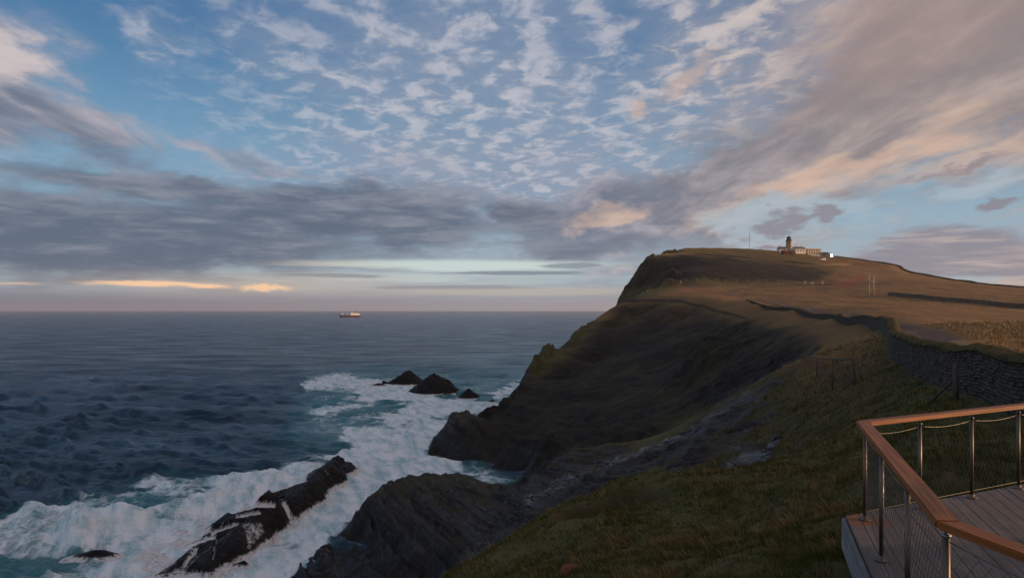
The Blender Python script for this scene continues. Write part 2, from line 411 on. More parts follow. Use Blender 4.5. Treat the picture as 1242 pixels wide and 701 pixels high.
# land-cover zones -> attributes
gold = sstep(55, 130, GY) * sstep(-6, 14, poly_dist(GU, GV, [(757, 366), (800, 352), (826, 341), (1000, 340), (1060, 300), (1500, 280), (1500, 520), (1242, 440), (1110, 408), (1075, 400), (1010, 402), (950, 392), (890, 377), (850, 366)])) * (GY < 480)
gold = np.maximum(gold, 0.9 * sstep(0, 6, (GX - np.interp(GY, wall_xy[::-1, 1][np.argsort(wall_xy[::-1, 1])], wall_xy[::-1, 0][np.argsort(wall_xy[::-1, 1])]))) * (GY < 250) * (GY > 12))
gold = np.maximum(gold, 0.55 * sstep(28, 60, GY) * sstep(28.5, 31, Zb) * (GY < 300))
gold = np.maximum(gold, 0.45 * sstep(470, 560, GY) * sstep(0.5, 0.2, slp))
gold = np.maximum(gold, 0.9 * sstep(360, 420, GY) * sstep(960, 1040, GU + 20 * n1) * sstep(0.55, 0.3, slp))
gold *= 1 - rock
pale = np.maximum(outcrop * 0.8, sstep(9, 2, np.abs(line_dist(GU, GV, [(640, 612), (690, 583), (760, 552), (850, 515), (895, 480), (930, 458)]) + 5 * n2)) * (GY < 110) * (GY > 40) * (0.35 + 0.65 * sstep(-.1, .3, n2)))
red = sstep(8, 2, line_dist(GU, GV, [(1014, 345), (1032, 344), (1045, 336)]) + 4 * n1) * (GY > 330) * (GY < 520)
wet = sstep(6.0, 2.5, Zg + 1.0 * n1)
scar_shade = np.exp(-((sd + 0.15 * n2) / 0.8) ** 2) * (GY < 30)  # dark tone of the eroded hollow, with painted shade under the turf lip
heath_and_shade = sstep(-8, 12, poly_dist(GU, GV, [(690, 430), (757, 368), (800, 367), (840, 371), (870, 378), (900, 386), (950, 397), (995, 408), (1000, 420), (960, 445), (900, 475), (850, 505), (800, 530), (760, 543), (700, 546), (640, 590), (500, 560)]) + 9 * n1) * (GY > 88) * (GY < 330) * np.clip(0.88 + 0.55 * fbm(GX / 9, GY / 18, 5, 63) - 0.25 * n3, 0, 1)
heath_and_shade = np.maximum(heath_and_shade, sstep(-4, 5, poly_dist(GU, GV, [(745, 364), (775, 325), (795, 308), (870, 309), (960, 319), (1010, 330), (990, 341), (945, 341), (826, 340), (757, 364)]) + 6 * n1) * (GY > 400) * np.clip(0.95 + 0.35 * fbm(GX / 12, GY / 30, 4, 64), 0, 1))
heath_and_shade = np.maximum(heath_and_shade, 0.9 * sstep(2.6, 0.8, line_dist(GU, GV, [(757, 365), (790, 364.5), (826, 364.5), (838, 368), (870, 377), (905, 386)]) + 1.5 * n2) * (GY > 180) * (GY < 330))  # dark line painted along the terrace rim for the shade below its edge
heath_and_shade = np.maximum(heath_and_shade, 0.75 * sstep(-3, 3, poly_dist(GU, GV, [(955, 332), (975, 328), (1000, 336), (990, 341), (962, 340)]) + 3 * n1) * (GY > 380))
scar_shade = np.maximum(scar_shade, heath_and_shade)
cols = {'cover': np.stack([rock, gold, np.maximum(scar_shade, 0)], -1).reshape(-1, 3), 'extra': np.stack([pale, red, wet], -1).reshape(-1, 3)}
verts = np.stack([GX, GY, Zg], -1).reshape(-1, 3)
faces = grid_faces(NTT, NS)
fz = verts[:, 2][faces]
ok = (fz.max(1) > -2.2)
verts, faces, cols = compact(verts, faces[ok], cols)

m_ter, b = material('heath_and_rock', 0.9, spec=0.2)
p = position(); x, y, z = sep(p)
cov = attr('cover'); ex = attr('extra')
rk, gd, scar_shd = sep(S(cov.outputs['Color'])); pl, rd, wt = sep(S(ex.outputs['Color']))
nA = tex(p, 0.035, 6, 0.62); nB = tex(p, 0.35, 6, 0.65); nC = tex(p, 3.0, 5, 0.65); nD = tex(p, 22.0, 3, 0.6)
g1 = mix(ss(nB, 0.35, 0.68), (0.042, 0.052, 0.014), (0.094, 0.094, 0.030))
g2 = mix(ss(nC, 0.45, 0.7), g1, (0.12, 0.085, 0.036))
g3 = mix(ss(nA, 0.38, 0.62) * 0.6, g2, (0.040, 0.031, 0.019))
streak = tex(vec(x * 0.10, y * 0.022 + x * 0.01, z * 0.1), 1.0, 6, 0.65)
d1 = mix(ss(streak, 0.36, 0.66), (0.20, 0.104, 0.038), (0.30, 0.178, 0.066))
d2 = mix(ss(nB, 0.3, 0.75) * 0.65, d1, (0.095, 0.062, 0.029))
d2 = mix(ss(tex(vec(x * 0.02, y * 0.008, 4.0), 1.0, 6, 0.62), 0.42, 0.66) * 0.65, d2, (0.110, 0.066, 0.032))
d3 = mix(ss(nC, 0.4, 0.75) * 0.4, d2, (0.26, 0.18, 0.09))
turf = mix(gd + (nB - 0.5) * 0.5 * gd, g3, d3)
acr_ = x * 0.89 + y * 0.45 + z * 0.55; alo_ = y * 0.89 - x * 0.45
rs = tex(vec(acr_, alo_ * 0.10, z * 0.15), 0.8, 7, 0.66, 0.25)
rs2 = tex(vec(acr_ * 3.0, alo_ * 0.32, z * 0.5), 1.0, 6, 0.7, 0.6); crk = voro(vec(acr_ * 1.5 + nB * 1.2, alo_ * 0.16, z * 0.3), 0.8, 'DISTANCE_TO_EDGE')
r1 = mix(ss(rs, 0.36, 0.62), (0.011, 0.0105, 0.012), (0.070, 0.070, 0.075))
r1 = mix(ss(rs2, 0.50, 0.70) * 0.75, r1, (0.125, 0.128, 0.135))
r1 = mix(ss(crk, 0.06, 0.0) * 0.55, r1, (0.008, 0.008, 0.009))
r2 = mix(ss(nC, 0.5, 0.72) * 0.5, r1, (0.085, 0.080, 0.068))
r3 = mix(pl * ss(rs2, 0.40, 0.6), r2, (0.23, 0.24, 0.25))
r4 = mix(wt * 0.92, r3, (0.010, 0.010, 0.011))
# moss and grass caught on the ledges of the rock
gn = S.nt.nodes.new('ShaderNodeNewGeometry'); nz = sep(S(gn.outputs['Normal']))[2]
moss = ss(nz + (nB - 0.5) * 0.9, 0.72, 0.95) * (1.0 - wt) * 0.55
r5 = mix(moss, r4, (0.050, 0.048, 0.022))
c1 = mix(ss(rk + (nC - 0.5) * 0.5 + (nB - 0.5) * 0.35, 0.38, 0.62), turf, r5)
c2 = mix(rd * ss(nB, 0.3, 0.6), c1, (0.22, 0.075, 0.045))
c3 = mix(scar_shd * (0.75 + nA * 0.5), c2, mix(ss(nB, 0.4, 0.65), (0.008, 0.0075, 0.007), (0.024, 0.021, 0.015)))  # dark cover, including the painted shade at turf lip and terrace rim
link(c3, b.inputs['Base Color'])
link(0.92 - rk * wt * 0.45, b.inputs['Roughness'])
hgt = nB * 0.5 + nC * 0.12 + nD * 0.02 + rk * (rs * 1.0 + rs2 * 0.45 + ss(crk, 0.0, 0.10) * 0.12)
link(bump(hgt, 0.7, 0.6), b.inputs['Normal'])
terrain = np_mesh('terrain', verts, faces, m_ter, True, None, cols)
tag(terrain, 'grassy headland with dark cliffs falling to the sea', None, None, 'structure')

# road draped on the terrain
def ribbon(name, line_xy, half, lift, mat, across=5):
    L = np.asarray(line_xy); d = np.gradient(L, axis=0); d /= np.linalg.norm(d, axis=1)[:, None]
    nrm = np.stack([d[:, 1], -d[:, 0]], -1)
    ww = np.linspace(-1, 1, across)
    pts = L[:, None, :] + nrm[:, None, :] * ww[None, :, None] * half
    zc = height(pts[..., 0], pts[..., 1]) 
    zz = np.maximum(zc, zc.mean(1, keepdims=True)) + lift
    v = np.concatenate([pts, zz[..., None]], -1).reshape(-1, 3)
    return np_mesh(name, v, grid_faces(len(L), across), mat)
m_road = simple('worn_tarmac', (0.085, 0.056, 0.040), (0.120, 0.080, 0.056), 0.9, 0.85, bmp=0.3, bdist=0.02)
rl = resample(smooth_line([P(*p)[:2] for p in ROAD], 10), lambda d: max(0.25, d * 0.012))
road = ribbon('road', rl, 1.35, 0.07, m_road, 7)
tag(road, 'narrow tarmac road winding behind the stone wall', None, None, 'structure')
# ================================================================== SEA
iy = np.concatenate([np.linspace(1 / 52., 1 / 1200., 900), 1 / np.exp(np.linspace(math.log(1230), math.log(12500), 40))])
SY = 1 / iy
ss_ = np.linspace(-1.25, 1.25, 1100)
WS, WY = np.meshgrid(ss_, SY); WX = WS * WY
row = np.abs(np.gradient(SY))[:, None]
WU, WV = U0 + F0 * WS, HV + EYE * F0 / WY
H = np.zeros_like(WX)
wr = np.random.default_rng(12)
for k in range(60):
    lam = 1.3 * (14 / 1.3) ** (wr.random() ** 1.1)
    th = math.radians(62 + wr.normal(0, 17))        # travel direction of the crests
    kx, ky = 2 * np.pi / lam * np.cos(th), 2 * np.pi / lam * np.sin(th)
    amp = 0.0180 * lam ** 0.80
    fade = sstep(2.2, 4.2, lam / np.maximum(row, WY * 2.5 / 1100))
    ph = wr.random() * 6.28
    wob = 1.2 * noise2(WX / (lam * 5), WY / (lam * 5), k)
    H += amp * fade * (np.sin(kx * WX + ky * WY + ph + wob) )
sig = max(H[:400].std(), 1e-3)
H = H + 0.16 * sig * ((H / sig) ** 2 - 1) * (np.abs(H) < 4 * sig)
H *= 0.75 + 0.4 * sstep(-0.3, 0.4, fbm(WX / 90, WY / 60, 3, 77))
f1 = fbm(WX / 22, WY / 16, 5, 61); f2 = fbm(WX / 6, WY / 5, 4, 66); f3 = fbm(WX / 55, WY / 40, 3, 68)
wu = WU + (f1 * 26 + f2 * 8) * np.clip(120 / WY, 0.25, 1.2); wv = WV + (f1 * 12 + f2 * 4) * np.clip(120 / WY, 0.25, 1.2)
def blob(poly, soft): return sstep(-soft, soft, poly_dist(wu, wv, poly))
def stroke(pts, r): return np.exp(-(line_dist(wu, wv, pts) / r) ** 2)
# wash round the long skerry and the cove
wash = blob([(-200, 680), (-60, 640), (0, 622), (110, 602), (200, 588), (260, 581), (320, 572), (365, 562), (405, 553), (440, 540), (470, 548), (520, 560), (600, 572), (640, 585), (560, 600), (450, 620), (420, 650), (350, 740), (200, 1000), (-300, 1000)], 9)
solid = blob([(60, 690), (160, 660), (250, 600), (360, 575), (425, 560), (500, 553), (560, 565), (460, 590), (440, 620), (400, 655), (350, 705), (250, 900), (-200, 900), (-100, 740)], 16)
chan = blob([(420, 535), (470, 522), (520, 512), (556, 505), (560, 515), (530, 535), (517, 550), (560, 562), (540, 575), (480, 585), (420, 600), (400, 575)], 10)
turq = blob([(340, 530), (360, 505), (375, 470), (425, 452), (520, 447), (600, 452), (650, 440), (700, 405), (715, 400), (700, 440), (660, 475), (600, 510), (560, 510), (520, 520), (470, 530), (420, 545)], 26)
turq = np.maximum(turq, 0.45 * blob([(480, 452), (560, 430), (640, 418), (740, 400), (740, 440), (640, 470), (540, 470)], 18))
foam = 0.10 * wash + 0.45 * wash * sstep(-0.35, 0.25, f1 + 0.4 * f2) + 0.46 * solid + 0.8 * chan
foam += stroke([(372, 466), (420, 462), (470, 470), (510, 474)], 8) * 0.85
foam += stroke([(440, 478), (500, 483), (560, 490), (605, 495)], 6) * 0.6
foam += stroke([(490, 500), (530, 497), (560, 494), (600, 492), (630, 486), (655, 470)], 7) * 0.75
foam += stroke([(600, 478), (640, 466), (665, 448), (690, 430), (700, 420)], 5) * 0.6
foam += stroke([(430, 530), (470, 512), (510, 500)], 9) * 0.55
foam += stroke([(385, 500), (420, 492), (450, 488)], 6) * 0.4
foam += stroke([(590, 512), (600, 507), (588, 509)], 6) * 0.9
foam += stroke([(0, 628), (110, 606), (210, 588)], 6) * 0.25
foam += 0.38 * turq * sstep(0.0, 0.35, f1 + 0.5 * f2 + 0.2)
# small whitecaps out at sea and the ship's wake
cap = sstep(0.44, 0.58, fbm(WX / 16, WY / 9, 3, 91)) * sstep(0.1, 0.4, fbm(WX / 110, WY / 140, 2, 95)) * sstep(1.2, 2.0, H / sig) * (WY < 900)
foam += 0.9 * cap
wake_y = 35 * 800 / (384.6 - 375)
foam += 0.75 * sstep(26, 6, np.abs(WY - 2925 + (WX + 670) * 0.35)) * sstep(-705, -690, WX) * sstep(-470, -640, WX)
teal = np.clip(0.9 * turq + 0.9 * wash + 0.6 * chan + 0.35 * sstep(0.45, 0.6, fbm(WX / 30, WY / 30, 3, 99)) * (WY < 260), 0, 1)
# the swell heaps up and breaks to seaward of the skerry
brk = stroke([(95, 660), (140, 640), (200, 615), (280, 600), (340, 585), (380, 572)], 13)
H = H * (1 - 0.55 * np.clip(solid, 0, 1)) + (0.5 * f2 + 0.18 * fbm(WX / 2.5, WY / 2.5, 3, 69)) * np.clip(foam, 0, 1) + brk * (1.5 + 2.6 * np.maximum(f1, -0.2) + 1.2 * f2) * (WY < 170)
foam = np.clip(foam + 0.5 * brk * (WY < 170), 0, 1.2)
vs = np.stack([WX, WY, H], -1).reshape(-1, 3)
fs = grid_faces(len(SY), len(ss_))
# drop what lies well inside the land
ts = np.log(np.clip(WY, 3.6, 1049)); inl = (bil(Zg, np.clip(WS, S0, S1), ts) > 6) & (WY > 5) & (WY < 1000) & (WS < S1) & (WS > S0)
okf = ~inl.ravel()[fs].all(1)
att = {'sea': np.stack([foam, teal, brk * (WY < 170)], -1).reshape(-1, 3)}
vs, fs, att = compact(vs, fs[okf], att)
m_sea, b = material('sea_water', 0.1, (0.006, 0.02, 0.032), spec=0.5)
b.inputs['IOR'].default_value = 1.333
p = position(); x, y, z = sep(p)
fo, te, br = sep(S(attr('sea').outputs['Color']))
q = vec(x + tex(p, 0.12, 3) * 6.0, y + tex(vec(x + 50.0, y, z), 0.12, 3) * 6.0, 0.0)
w1 = tex(q, 0.22, 7, 0.68); w2 = tex(q, 1.1, 5, 0.65); lace = voro(q, 0.45, 'DISTANCE_TO_EDGE')
pat = w1 * 0.55 + w2 * 0.25 + (1.0 - ss(lace, 0.0, 0.28)) * 0.16
w3 = tex(q, 3.2, 4, 0.65); wst = tex(vec((x * 0.9 + y * 0.4) * 0.42 + w1 * 0.8, (y * 0.9 - x * 0.4) * 0.10, 0.0), 1.0, 6, 0.65)
fm = ss(fo * 0.95 + pat * 0.7 + wst * 0.3 + (w3 - 0.5) * 0.25 - 0.40, 0.34, 0.74)
deep = mix(ss(tex(p, 0.02, 3), 0.4, 0.6), (0.0022, 0.0135, 0.026), (0.004, 0.024, 0.042))
teal_c = mix(clamp01(te * (0.35 + w1)), deep, (0.040, 0.200, 0.215))
aer = mix(fm, teal_c, mix(ss(w1 * 0.25 + w3 * 0.25 + wst * 0.5, 0.38, 0.57), (0.30, 0.54, 0.61), (0.82, 0.91, 0.97)))
link(aer, b.inputs['Base Color'])
link(fm * 0.75 + 0.10, b.inputs['Roughness'])
link(0.5 - fm * 0.4, b.inputs['Specular IOR Level'])
rip = tex(vec(x * 0.9 + y * 0.5, y * 1.5 - x * 0.2, 0.0), 0.7, 6, 0.6); swl = tex(vec(x * 0.55 + y * 0.25, y * 1.0, 0.0), 0.22, 6, 0.66)
b1 = bump(swl, 0.8, 1.3)
b2 = bump(rip * (1.0 - fm * 0.6) + fm * w2 * 0.3, 0.9, 0.60, b1)
link(b2, b.inputs['Normal'])
# wind-roughened water: facets hide one another at low angles, so the mirror term is capped
b.inputs['Specular IOR Level'].default_value = 0.0
for l_ in list(S.nt.links):
    if l_.to_socket == b.inputs['Specular IOR Level']: S.nt.links.remove(l_)
dif = S.nt.nodes.new('ShaderNodeBsdfDiffuse'); link(aer, dif.inputs['Color']); link(b2, dif.inputs['Normal'])
gls = S.nt.nodes.new('ShaderNodeBsdfGlossy'); gls.inputs['Color'].default_value = (0.86, 0.93, 1.0, 1); link(b2, gls.inputs['Normal'])
cd = S.nt.nodes.new('ShaderNodeCameraData') if False else None
gls.inputs['Roughness'].default_value = 0.20
paws = ss(tex(vec(x * 0.016 + y * 0.006, y * 0.040, 0.0), 1.0, 9, 0.74), 0.30, 0.68) * 0.75 + 0.40     # wind patches roughen the surface
fre = S.nt.nodes.new('ShaderNodeFresnel'); fre.inputs['IOR'].default_value = 1.333; link(b2, fre.inputs['Normal'])
fac = S.m('MINIMUM', S(fre.outputs[0]) * 1.0, 0.56) * (1.0 - fm * 0.92) * paws + 0.01
ms_ = S.nt.nodes.new('ShaderNodeMixShader'); link(fac, ms_.inputs[0]); S.nt.links.new(dif.outputs[0], ms_.inputs[1]); S.nt.links.new(gls.outputs[0], ms_.inputs[2])
S.nt.links.new(ms_.outputs[0], [n for n in S.nt.nodes if n.type == 'OUTPUT_MATERIAL'][0].inputs['Surface'])
S.nt.nodes.remove(b)
sea = np_mesh('sea', vs, fs, m_sea, True, None, att)
tag(sea, 'dark blue sea breaking white along the rocks', None, None, 'structure')

# ================================================================== SEA ROCKS
m_rock, b = material('wet_black_rock', 0.55, spec=0.12)
p = position(); x, y, z = sep(p)
rs = tex(vec(x * 0.86 + y * 0.42 + z * 0.5, y * 0.2, z * 0.9), 0.9, 6, 0.65); rn = tex(p, 1.6, 6, 0.65)
wash_a, dump, dump2 = sep(S(attr('wash').outputs['Color']))
rc = mix(ss(rs, 0.35, 0.7), (0.0055, 0.005, 0.0055), (0.017, 0.0155, 0.016))
wsh = ss(wash_a + (tex(vec(x, y, z * 0.5), 1.9, 6, 0.7) - 0.5) * 1.5, 0.36, 0.84)
link(mix(wsh, rc, (0.66, 0.70, 0.74)), b.inputs['Base Color'])
link(wsh * 0.3 + 0.52, b.inputs['Roughness'])
link(bump(rs * 0.6 + rn * 0.4, 0.8, 0.35), b.inputs['Normal'])
def pyramid_rock(u0, u1, ub, vtop, vbase, utop, label, seed, deep_=0.8, steep=1.0, group=None, extra=()):
    Y = EYE * F0 / (vbase - HV)                       # where it meets the water
    Yc = Y + 0.5 * deep_ * (u1 - u0) / F0 * Y
    xc = ((u0 + u1) / 2 - U0) / F0 * Yc; rx = (u1 - u0) / 2 / F0 * Yc; ry = rx * deep_
    xt = (utop - U0) / F0 * Yc - xc; ht = EYE + (HV - vtop) / F0 * Yc
    n = 110; a = np.linspace(-1.25, 1.25, n); A_, B_ = np.meshgrid(a, a)
    X_ = A_ * rx; Y_ = B_ * ry
    def cone(x0, y0, h, wl, wr_, wy):
        dx = np.where(X_ < x0, (x0 - X_) / wl, (X_ - x0) / wr_); dy = np.abs(Y_ - y0) / wy
        return h * (1.0 - np.hypot(dx, dy) ** steep)
    Zr = cone(xt, 0, ht, rx + xt, rx - xt, ry)
    for (fx, fy, fh, fw) in extra: Zr = np.maximum(Zr, cone(fx * rx, fy * ry, fh * ht, fw * rx, fw * rx, fw * ry))
    k = rx / 8
    Zr = Zr + 0.12 * ht * fbm(X_ / (3.5 * k), Y_ / (3.5 * k), 5, seed) + 0.12 * ht * ridged(X_ / (2.6 * k) + 3, Y_ / (4.5 * k), 4, seed + 40) + 0.03 * ht * saw((X_ * 0.86 + Y_ * 0.42 + Zr * 0.5) / (1.6 * k) + 1.5 * fbm(X_ / (4 * k), Y_ / (4 * k), 3, seed))
    Zr = np.maximum(Zr, -1.6)
    wash_ = np.stack([0.75 * sstep(0.9, 0.1, Zr), 0 * Zr, 0 * Zr], -1).reshape(-1, 3)
    o = np_mesh('sea_rock', np.stack([X_, Y_, Zr], -1).reshape(-1, 3), grid_faces(n, n), m_rock, True, None, {'wash': wash_})
    o.location = (xc, Yc, 0)
    return tag(o, label, 'rock', group or 'dark rocks standing in the surf')
pyramid_rock(470, 516, 0, 450.5, 467.5, 496, 'dark dome-shaped sea rock with a low tail of ledges on its seaward side', 1, 0.7, 1.25, extra=((-1.15, -0.2, 0.25, 0.3),))
pyramid_rock(497, 559, 0, 452.5, 479, 526, 'largest of the pyramid rocks in the surf, broad with a peaked top', 2, 0.75, 1.15, extra=((0.45, 0.0, 0.62, 0.5),))
pyramid_rock(555, 585, 0, 471, 484.5, 568, 'small pointed rock just beside the big pyramid rock', 3, 0.7, 1.0)
pyramid_rock(601, 629, 0, 484.6, 490.5, 617, 'low flat dark rock awash below the headland ridge', 4, 0.7, 1.4)
pyramid_rock(592, 602, 0, 484.5, 488.5, 597, 'tiny rock stub awash beside the low flat rock', 5, 0.8, 1.2)
pyramid_rock(450, 470, 0, 464.5, 468.5, 459, 'thin line of ledges breaking the foam, farthest out to sea', 6, 0.5, 1.2)
pyramid_rock(278, 304, 0, 680, 690, 296, 'small slab of rock awash in the foam at the foot of the long skerry', 7, 0.5, 1.3)
pyramid_rock(84, 150, 0, 667, 681, 118, 'half-drowned rock under a breaking wave out from the long skerry', 8, 0.45, 1.3)
pyramid_rock(236, 268, 0, 548, 549.5, 250, 'x', 9) if False else None
# the long slabbed skerry: beds dipping to seaward, stepped ends
a0 = np.array(P(186, 716, 28000 / 341)[:2]); a1 = np.array(P(408, 575, 28000 / 200)[:2])
ax = (a1 - a0); LEN = np.linalg.norm(ax); ax /= LEN; cr = np.array([ax[1], -ax[0]])       # cr points to the near (landward) side
nl, nc = 420, 190
la = np.linspace(-0.05, 1.05, nl) * LEN; lc = np.linspace(-11, 11, nc)
LA, LC = np.meshgrid(la, lc, indexing='ij')
KX = a0[0] + ax[0] * LA + cr[0] * LC; KY = a0[1] + ax[1] * LA + cr[1] * LC
nn = fbm(LA / 5, LC / 3, 5, 111); nn2 = fbm(LA / 1.6, LC / 1.0, 4, 115)
t_ = LA / LEN
def slab(l0, l1, c0, c1, h0, h1, dip, lip=0.35):     # one bed: seaward edge c0 low, landward edge c1 high then a sheer drop
    e0 = sstep(l0 - 2.0, l0 + 3.5, LA + 1.5 * nn); e1 = sstep(l1 + 1.6, l1 - 1.2, LA + 2.2 * nn + 0.5 * (LC - c1))
    h0 *= 0.85; h1 *= 0.85
    hh = h0 + (h1 - h0) * np.clip((LA - l0) / (l1 - l0), 0, 1)
    q_ = (LC - c0) / (c1 - c0) + 0.10 * nn
    up = hh * (0.25 + 0.75 * np.clip(q_, 0, 1)) * sstep(-0.15, 0.1, q_)
    dn = sstep(c1 + 4.6, c1 - 0.1, LC + 1.5 * nn + 0.5 * nn2) ** 0.75
    ledges.append(np.where(hh > 0, sstep(0.80, 0.55, q_) * sstep(-0.3, 0.0, q_), 0))
    return (up * dn * e0 * e1) - 1.4 * (1 - dn * e0 * e1)
ledges = []
slabs = [slab(2, 25, -1.0, 3.2, 1.2, 6.0, 0), slab(0, 15, -3.5, -0.8, 0.6, 2.2, 0), slab(12, 33, -5.0, -0.9, 2.0, 5.2, 0), slab(22, 40, -1.2, 2.9, 3.6, 4.8, 0),
         slab(30, 55, -3.6, 1.6, 3.2, 5.2, 0), slab(28, 44, -5.2, -3.0, 2.0, 3.2, 0), slab(44, 64, -4.5, -0.8, 2.6, 4.2, 0), slab(54, 64, -2.5, 1.4, 2.2, 2.6, 0), slab(18, 32, -7, -5, 1.2, 2.6, 0)]
ZK = np.maximum.reduce(slabs)
top_ = np.argmax(np.stack(slabs), 0)
ZK = ZK + np.where(ZK > -1, 0.35 * nn + 0.14 * nn2 + 0.18 * saw((LC + ZK * 0.4 + 0.8 * nn) / 1.1), 0)
zk_l, zk_c = np.gradient(ZK, la, lc)
low = sstep(1.4, 0.3, ZK) * 0.8
shelf = np.take_along_axis(np.stack(ledges), top_[None], 0)[0] * sstep(-0.45, 0.05, noise2(LA / 6, LC / 3.5, 121) + 0.4 * nn) * 0.86
falls = sstep(0.15, 0.7, 0.6 * noise2(LA / 0.9, LC / 9, 131) + noise2(LA / 5, 0 * LC, 133)) * sstep(0.3, 0.8, zk_c * -1) * 0.62
KU, KV = px(KX, KY, ZK)
KU = KU + 1.6 * nn2 + 2.0 * nn; KV = KV + 1.2 * nn2
def kst(pts, w_): return sstep(w_ * 1.7, w_ * 0.1, line_dist(KU, KV, pts))
bands = np.maximum.reduce([kst([(331, 592), (350, 586), (370, 579)], 3.2), kst([(282, 616), (311, 608), (331, 609)], 4.5), kst([(288, 623), (315, 618)], 3.2), kst([(192, 661), (230, 646), (252, 632)], 4.0),
    kst([(258, 642), (288, 632)], 3.0), kst([(203, 680), (226, 658), (258, 647)], 4.0), kst([(222, 684), (238, 662)], 3.0), kst([(345, 607), (353, 624)], 3.5), kst([(262, 650), (258, 676)], 1.3), kst([(240, 662), (234, 678)], 1.2),
    0.62 * sstep(-4, 5, poly_dist(KU, KV, [(290, 628), (318, 629), (322, 643), (310, 655), (299, 668), (297, 645)])), kst([(205, 648), (228, 640), (236, 634)], 2.0)])
shelf = np.maximum(0.5 * shelf, bands * 0.95)
ZK = ZK - 0.9 * bands * (ZK > 0.2); falls = falls * 0.6
foamk = np.clip(np.maximum.reduce([low, shelf, falls]), 0, 1)
sk = np_mesh('skerry', np.stack([KX, KY, ZK], -1).reshape(-1, 3), grid_faces(nl, nc), m_rock, True, None, {'wash': np.stack([foamk, 0 * foamk, 0 * foamk], -1).reshape(-1, 3)})
tag(sk, 'long black slabbed skerry with foam running off its ledges', 'rock', 'dark rocks standing in the surf')
# ================================================================== MATERIALS FOR OBJECTS
m_wood = simple('oiled_hardwood', (0.30, 0.105, 0.035), (0.19, 0.060, 0.022), 5.0, 0.42, bmp=0.35, bdist=0.004, stretch=(14, 14, 14), spec=0.5)
def wood_along(name, dirv, ca, cb, rough, spec=0.4, rust=None):
    m, b = material(name, rough, ca, spec=spec)
    p = position(); x, y, z = sep(p)
    along = x * dirv[0] + y * dirv[1]; acr = x * -dirv[1] + y * dirv[0]
    g = tex(vec(along * 1.3, acr * 38.0, z * 38.0), 1.0, 6, 0.65, 0.4); g2 = tex(vec(along * 0.5, acr * 7.0, z * 7.0), 1.0, 4, 0.6); kn = tex(p, 3.5, 5, 0.6)
    c = mix(ss(g, 0.35, 0.65), ca, cb); c = mix(ss(g2, 0.4, 0.7) * 0.5, c, tuple(v * 0.55 for v in ca)); c = mix(ss(kn, 0.5, 0.75) * 0.35, c, tuple(min(1, v * 1.5) for v in cb))
    if rust:
        rx_, ry_, rr_ = rust
        dd = S.m('SQRT', (x - rx_) * (x - rx_) + (y - ry_) * (y - ry_))
        c = mix(ss(dd + (kn - 0.5) * 0.25, rr_, rr_ * 0.35) * 0.85, c, (0.20, 0.065, 0.020))
    link(c, b.inputs['Base Color']); link(g * 0.25 + (rough - 0.1), b.inputs['Roughness']); link(bump(g, 0.5, 0.003), b.inputs['Normal'])
    return m
m_steel = simple('brushed_steel', (0.185, 0.160, 0.128), (0.12, 0.105, 0.085), 30.0, 0.50, 1.0, bmp=0.15, bdist=0.001, stretch=(1, 1, 0.1))
m_steel2 = simple('dull_steel', (0.25, 0.25, 0.24), (0.16, 0.16, 0.15), 20.0, 0.45, 0.9, bmp=0.1, bdist=0.001)
m_wire = simple('stainless_wire', (0.15, 0.14, 0.13), (0.09, 0.09, 0.085), 40.0, 0.4, 0.8, bmp=0)
m_post = simple('weathered_timber_post', (0.050, 0.042, 0.034), (0.095, 0.080, 0.064), 6.0, 0.9, bmp=0.5, bdist=0.01, stretch=(3, 3, 0.4))
m_pole = simple('pale_pole_timber', (0.42, 0.33, 0.24), (0.52, 0.42, 0.31), 2.0, 0.85, bmp=0.2, stretch=(2, 2, 0.2))
m_white = simple('limewashed_render', (0.74, 0.71, 0.66), (0.58, 0.55, 0.50), 0.5, 0.8, bmp=0.1)
m_cream = simple('cream_render', (0.62, 0.52, 0.40), (0.50, 0.42, 0.32), 0.5, 0.8, bmp=0.1)
m_tower_warm = simple('sun_tinted_tower_render', (0.40, 0.31, 0.19), (0.31, 0.24, 0.15), 0.5, 0.8, bmp=0.1)  # white tower tinted ochre, the warm low sun put into its colour
m_slate = simple('slate_roof', (0.055, 0.055, 0.06), (0.09, 0.088, 0.09), 1.2, 0.7, bmp=0.2)
m_dark = simple('black_paint', (0.018, 0.018, 0.02), (0.035, 0.034, 0.035), 2.0, 0.5, bmp=0)
m_redb = simple('red_oxide_paint', (0.20, 0.072, 0.042), (0.15, 0.055, 0.034), 1.0, 0.7, bmp=0.1)
m_grey = simple('grey_harling', (0.16, 0.15, 0.14), (0.23, 0.21, 0.2), 0.8, 0.85, bmp=0.2)
m_glass, b_ = material('window_glass', 0.08, (0.02, 0.024, 0.03), spec=0.8)
m_pale = simple('pale_stone', (0.42, 0.39, 0.35), (0.30, 0.28, 0.25), 1.5, 0.85, bmp=0.2)
m_hull = simple('dark_red_hull_paint', (0.10, 0.030, 0.026), (0.07, 0.024, 0.022), 0.3, 0.5, bmp=0)
m_ship = simple('white_ship_paint', (0.86, 0.83, 0.78), (0.78, 0.75, 0.70), 0.2, 0.5, bmp=0)

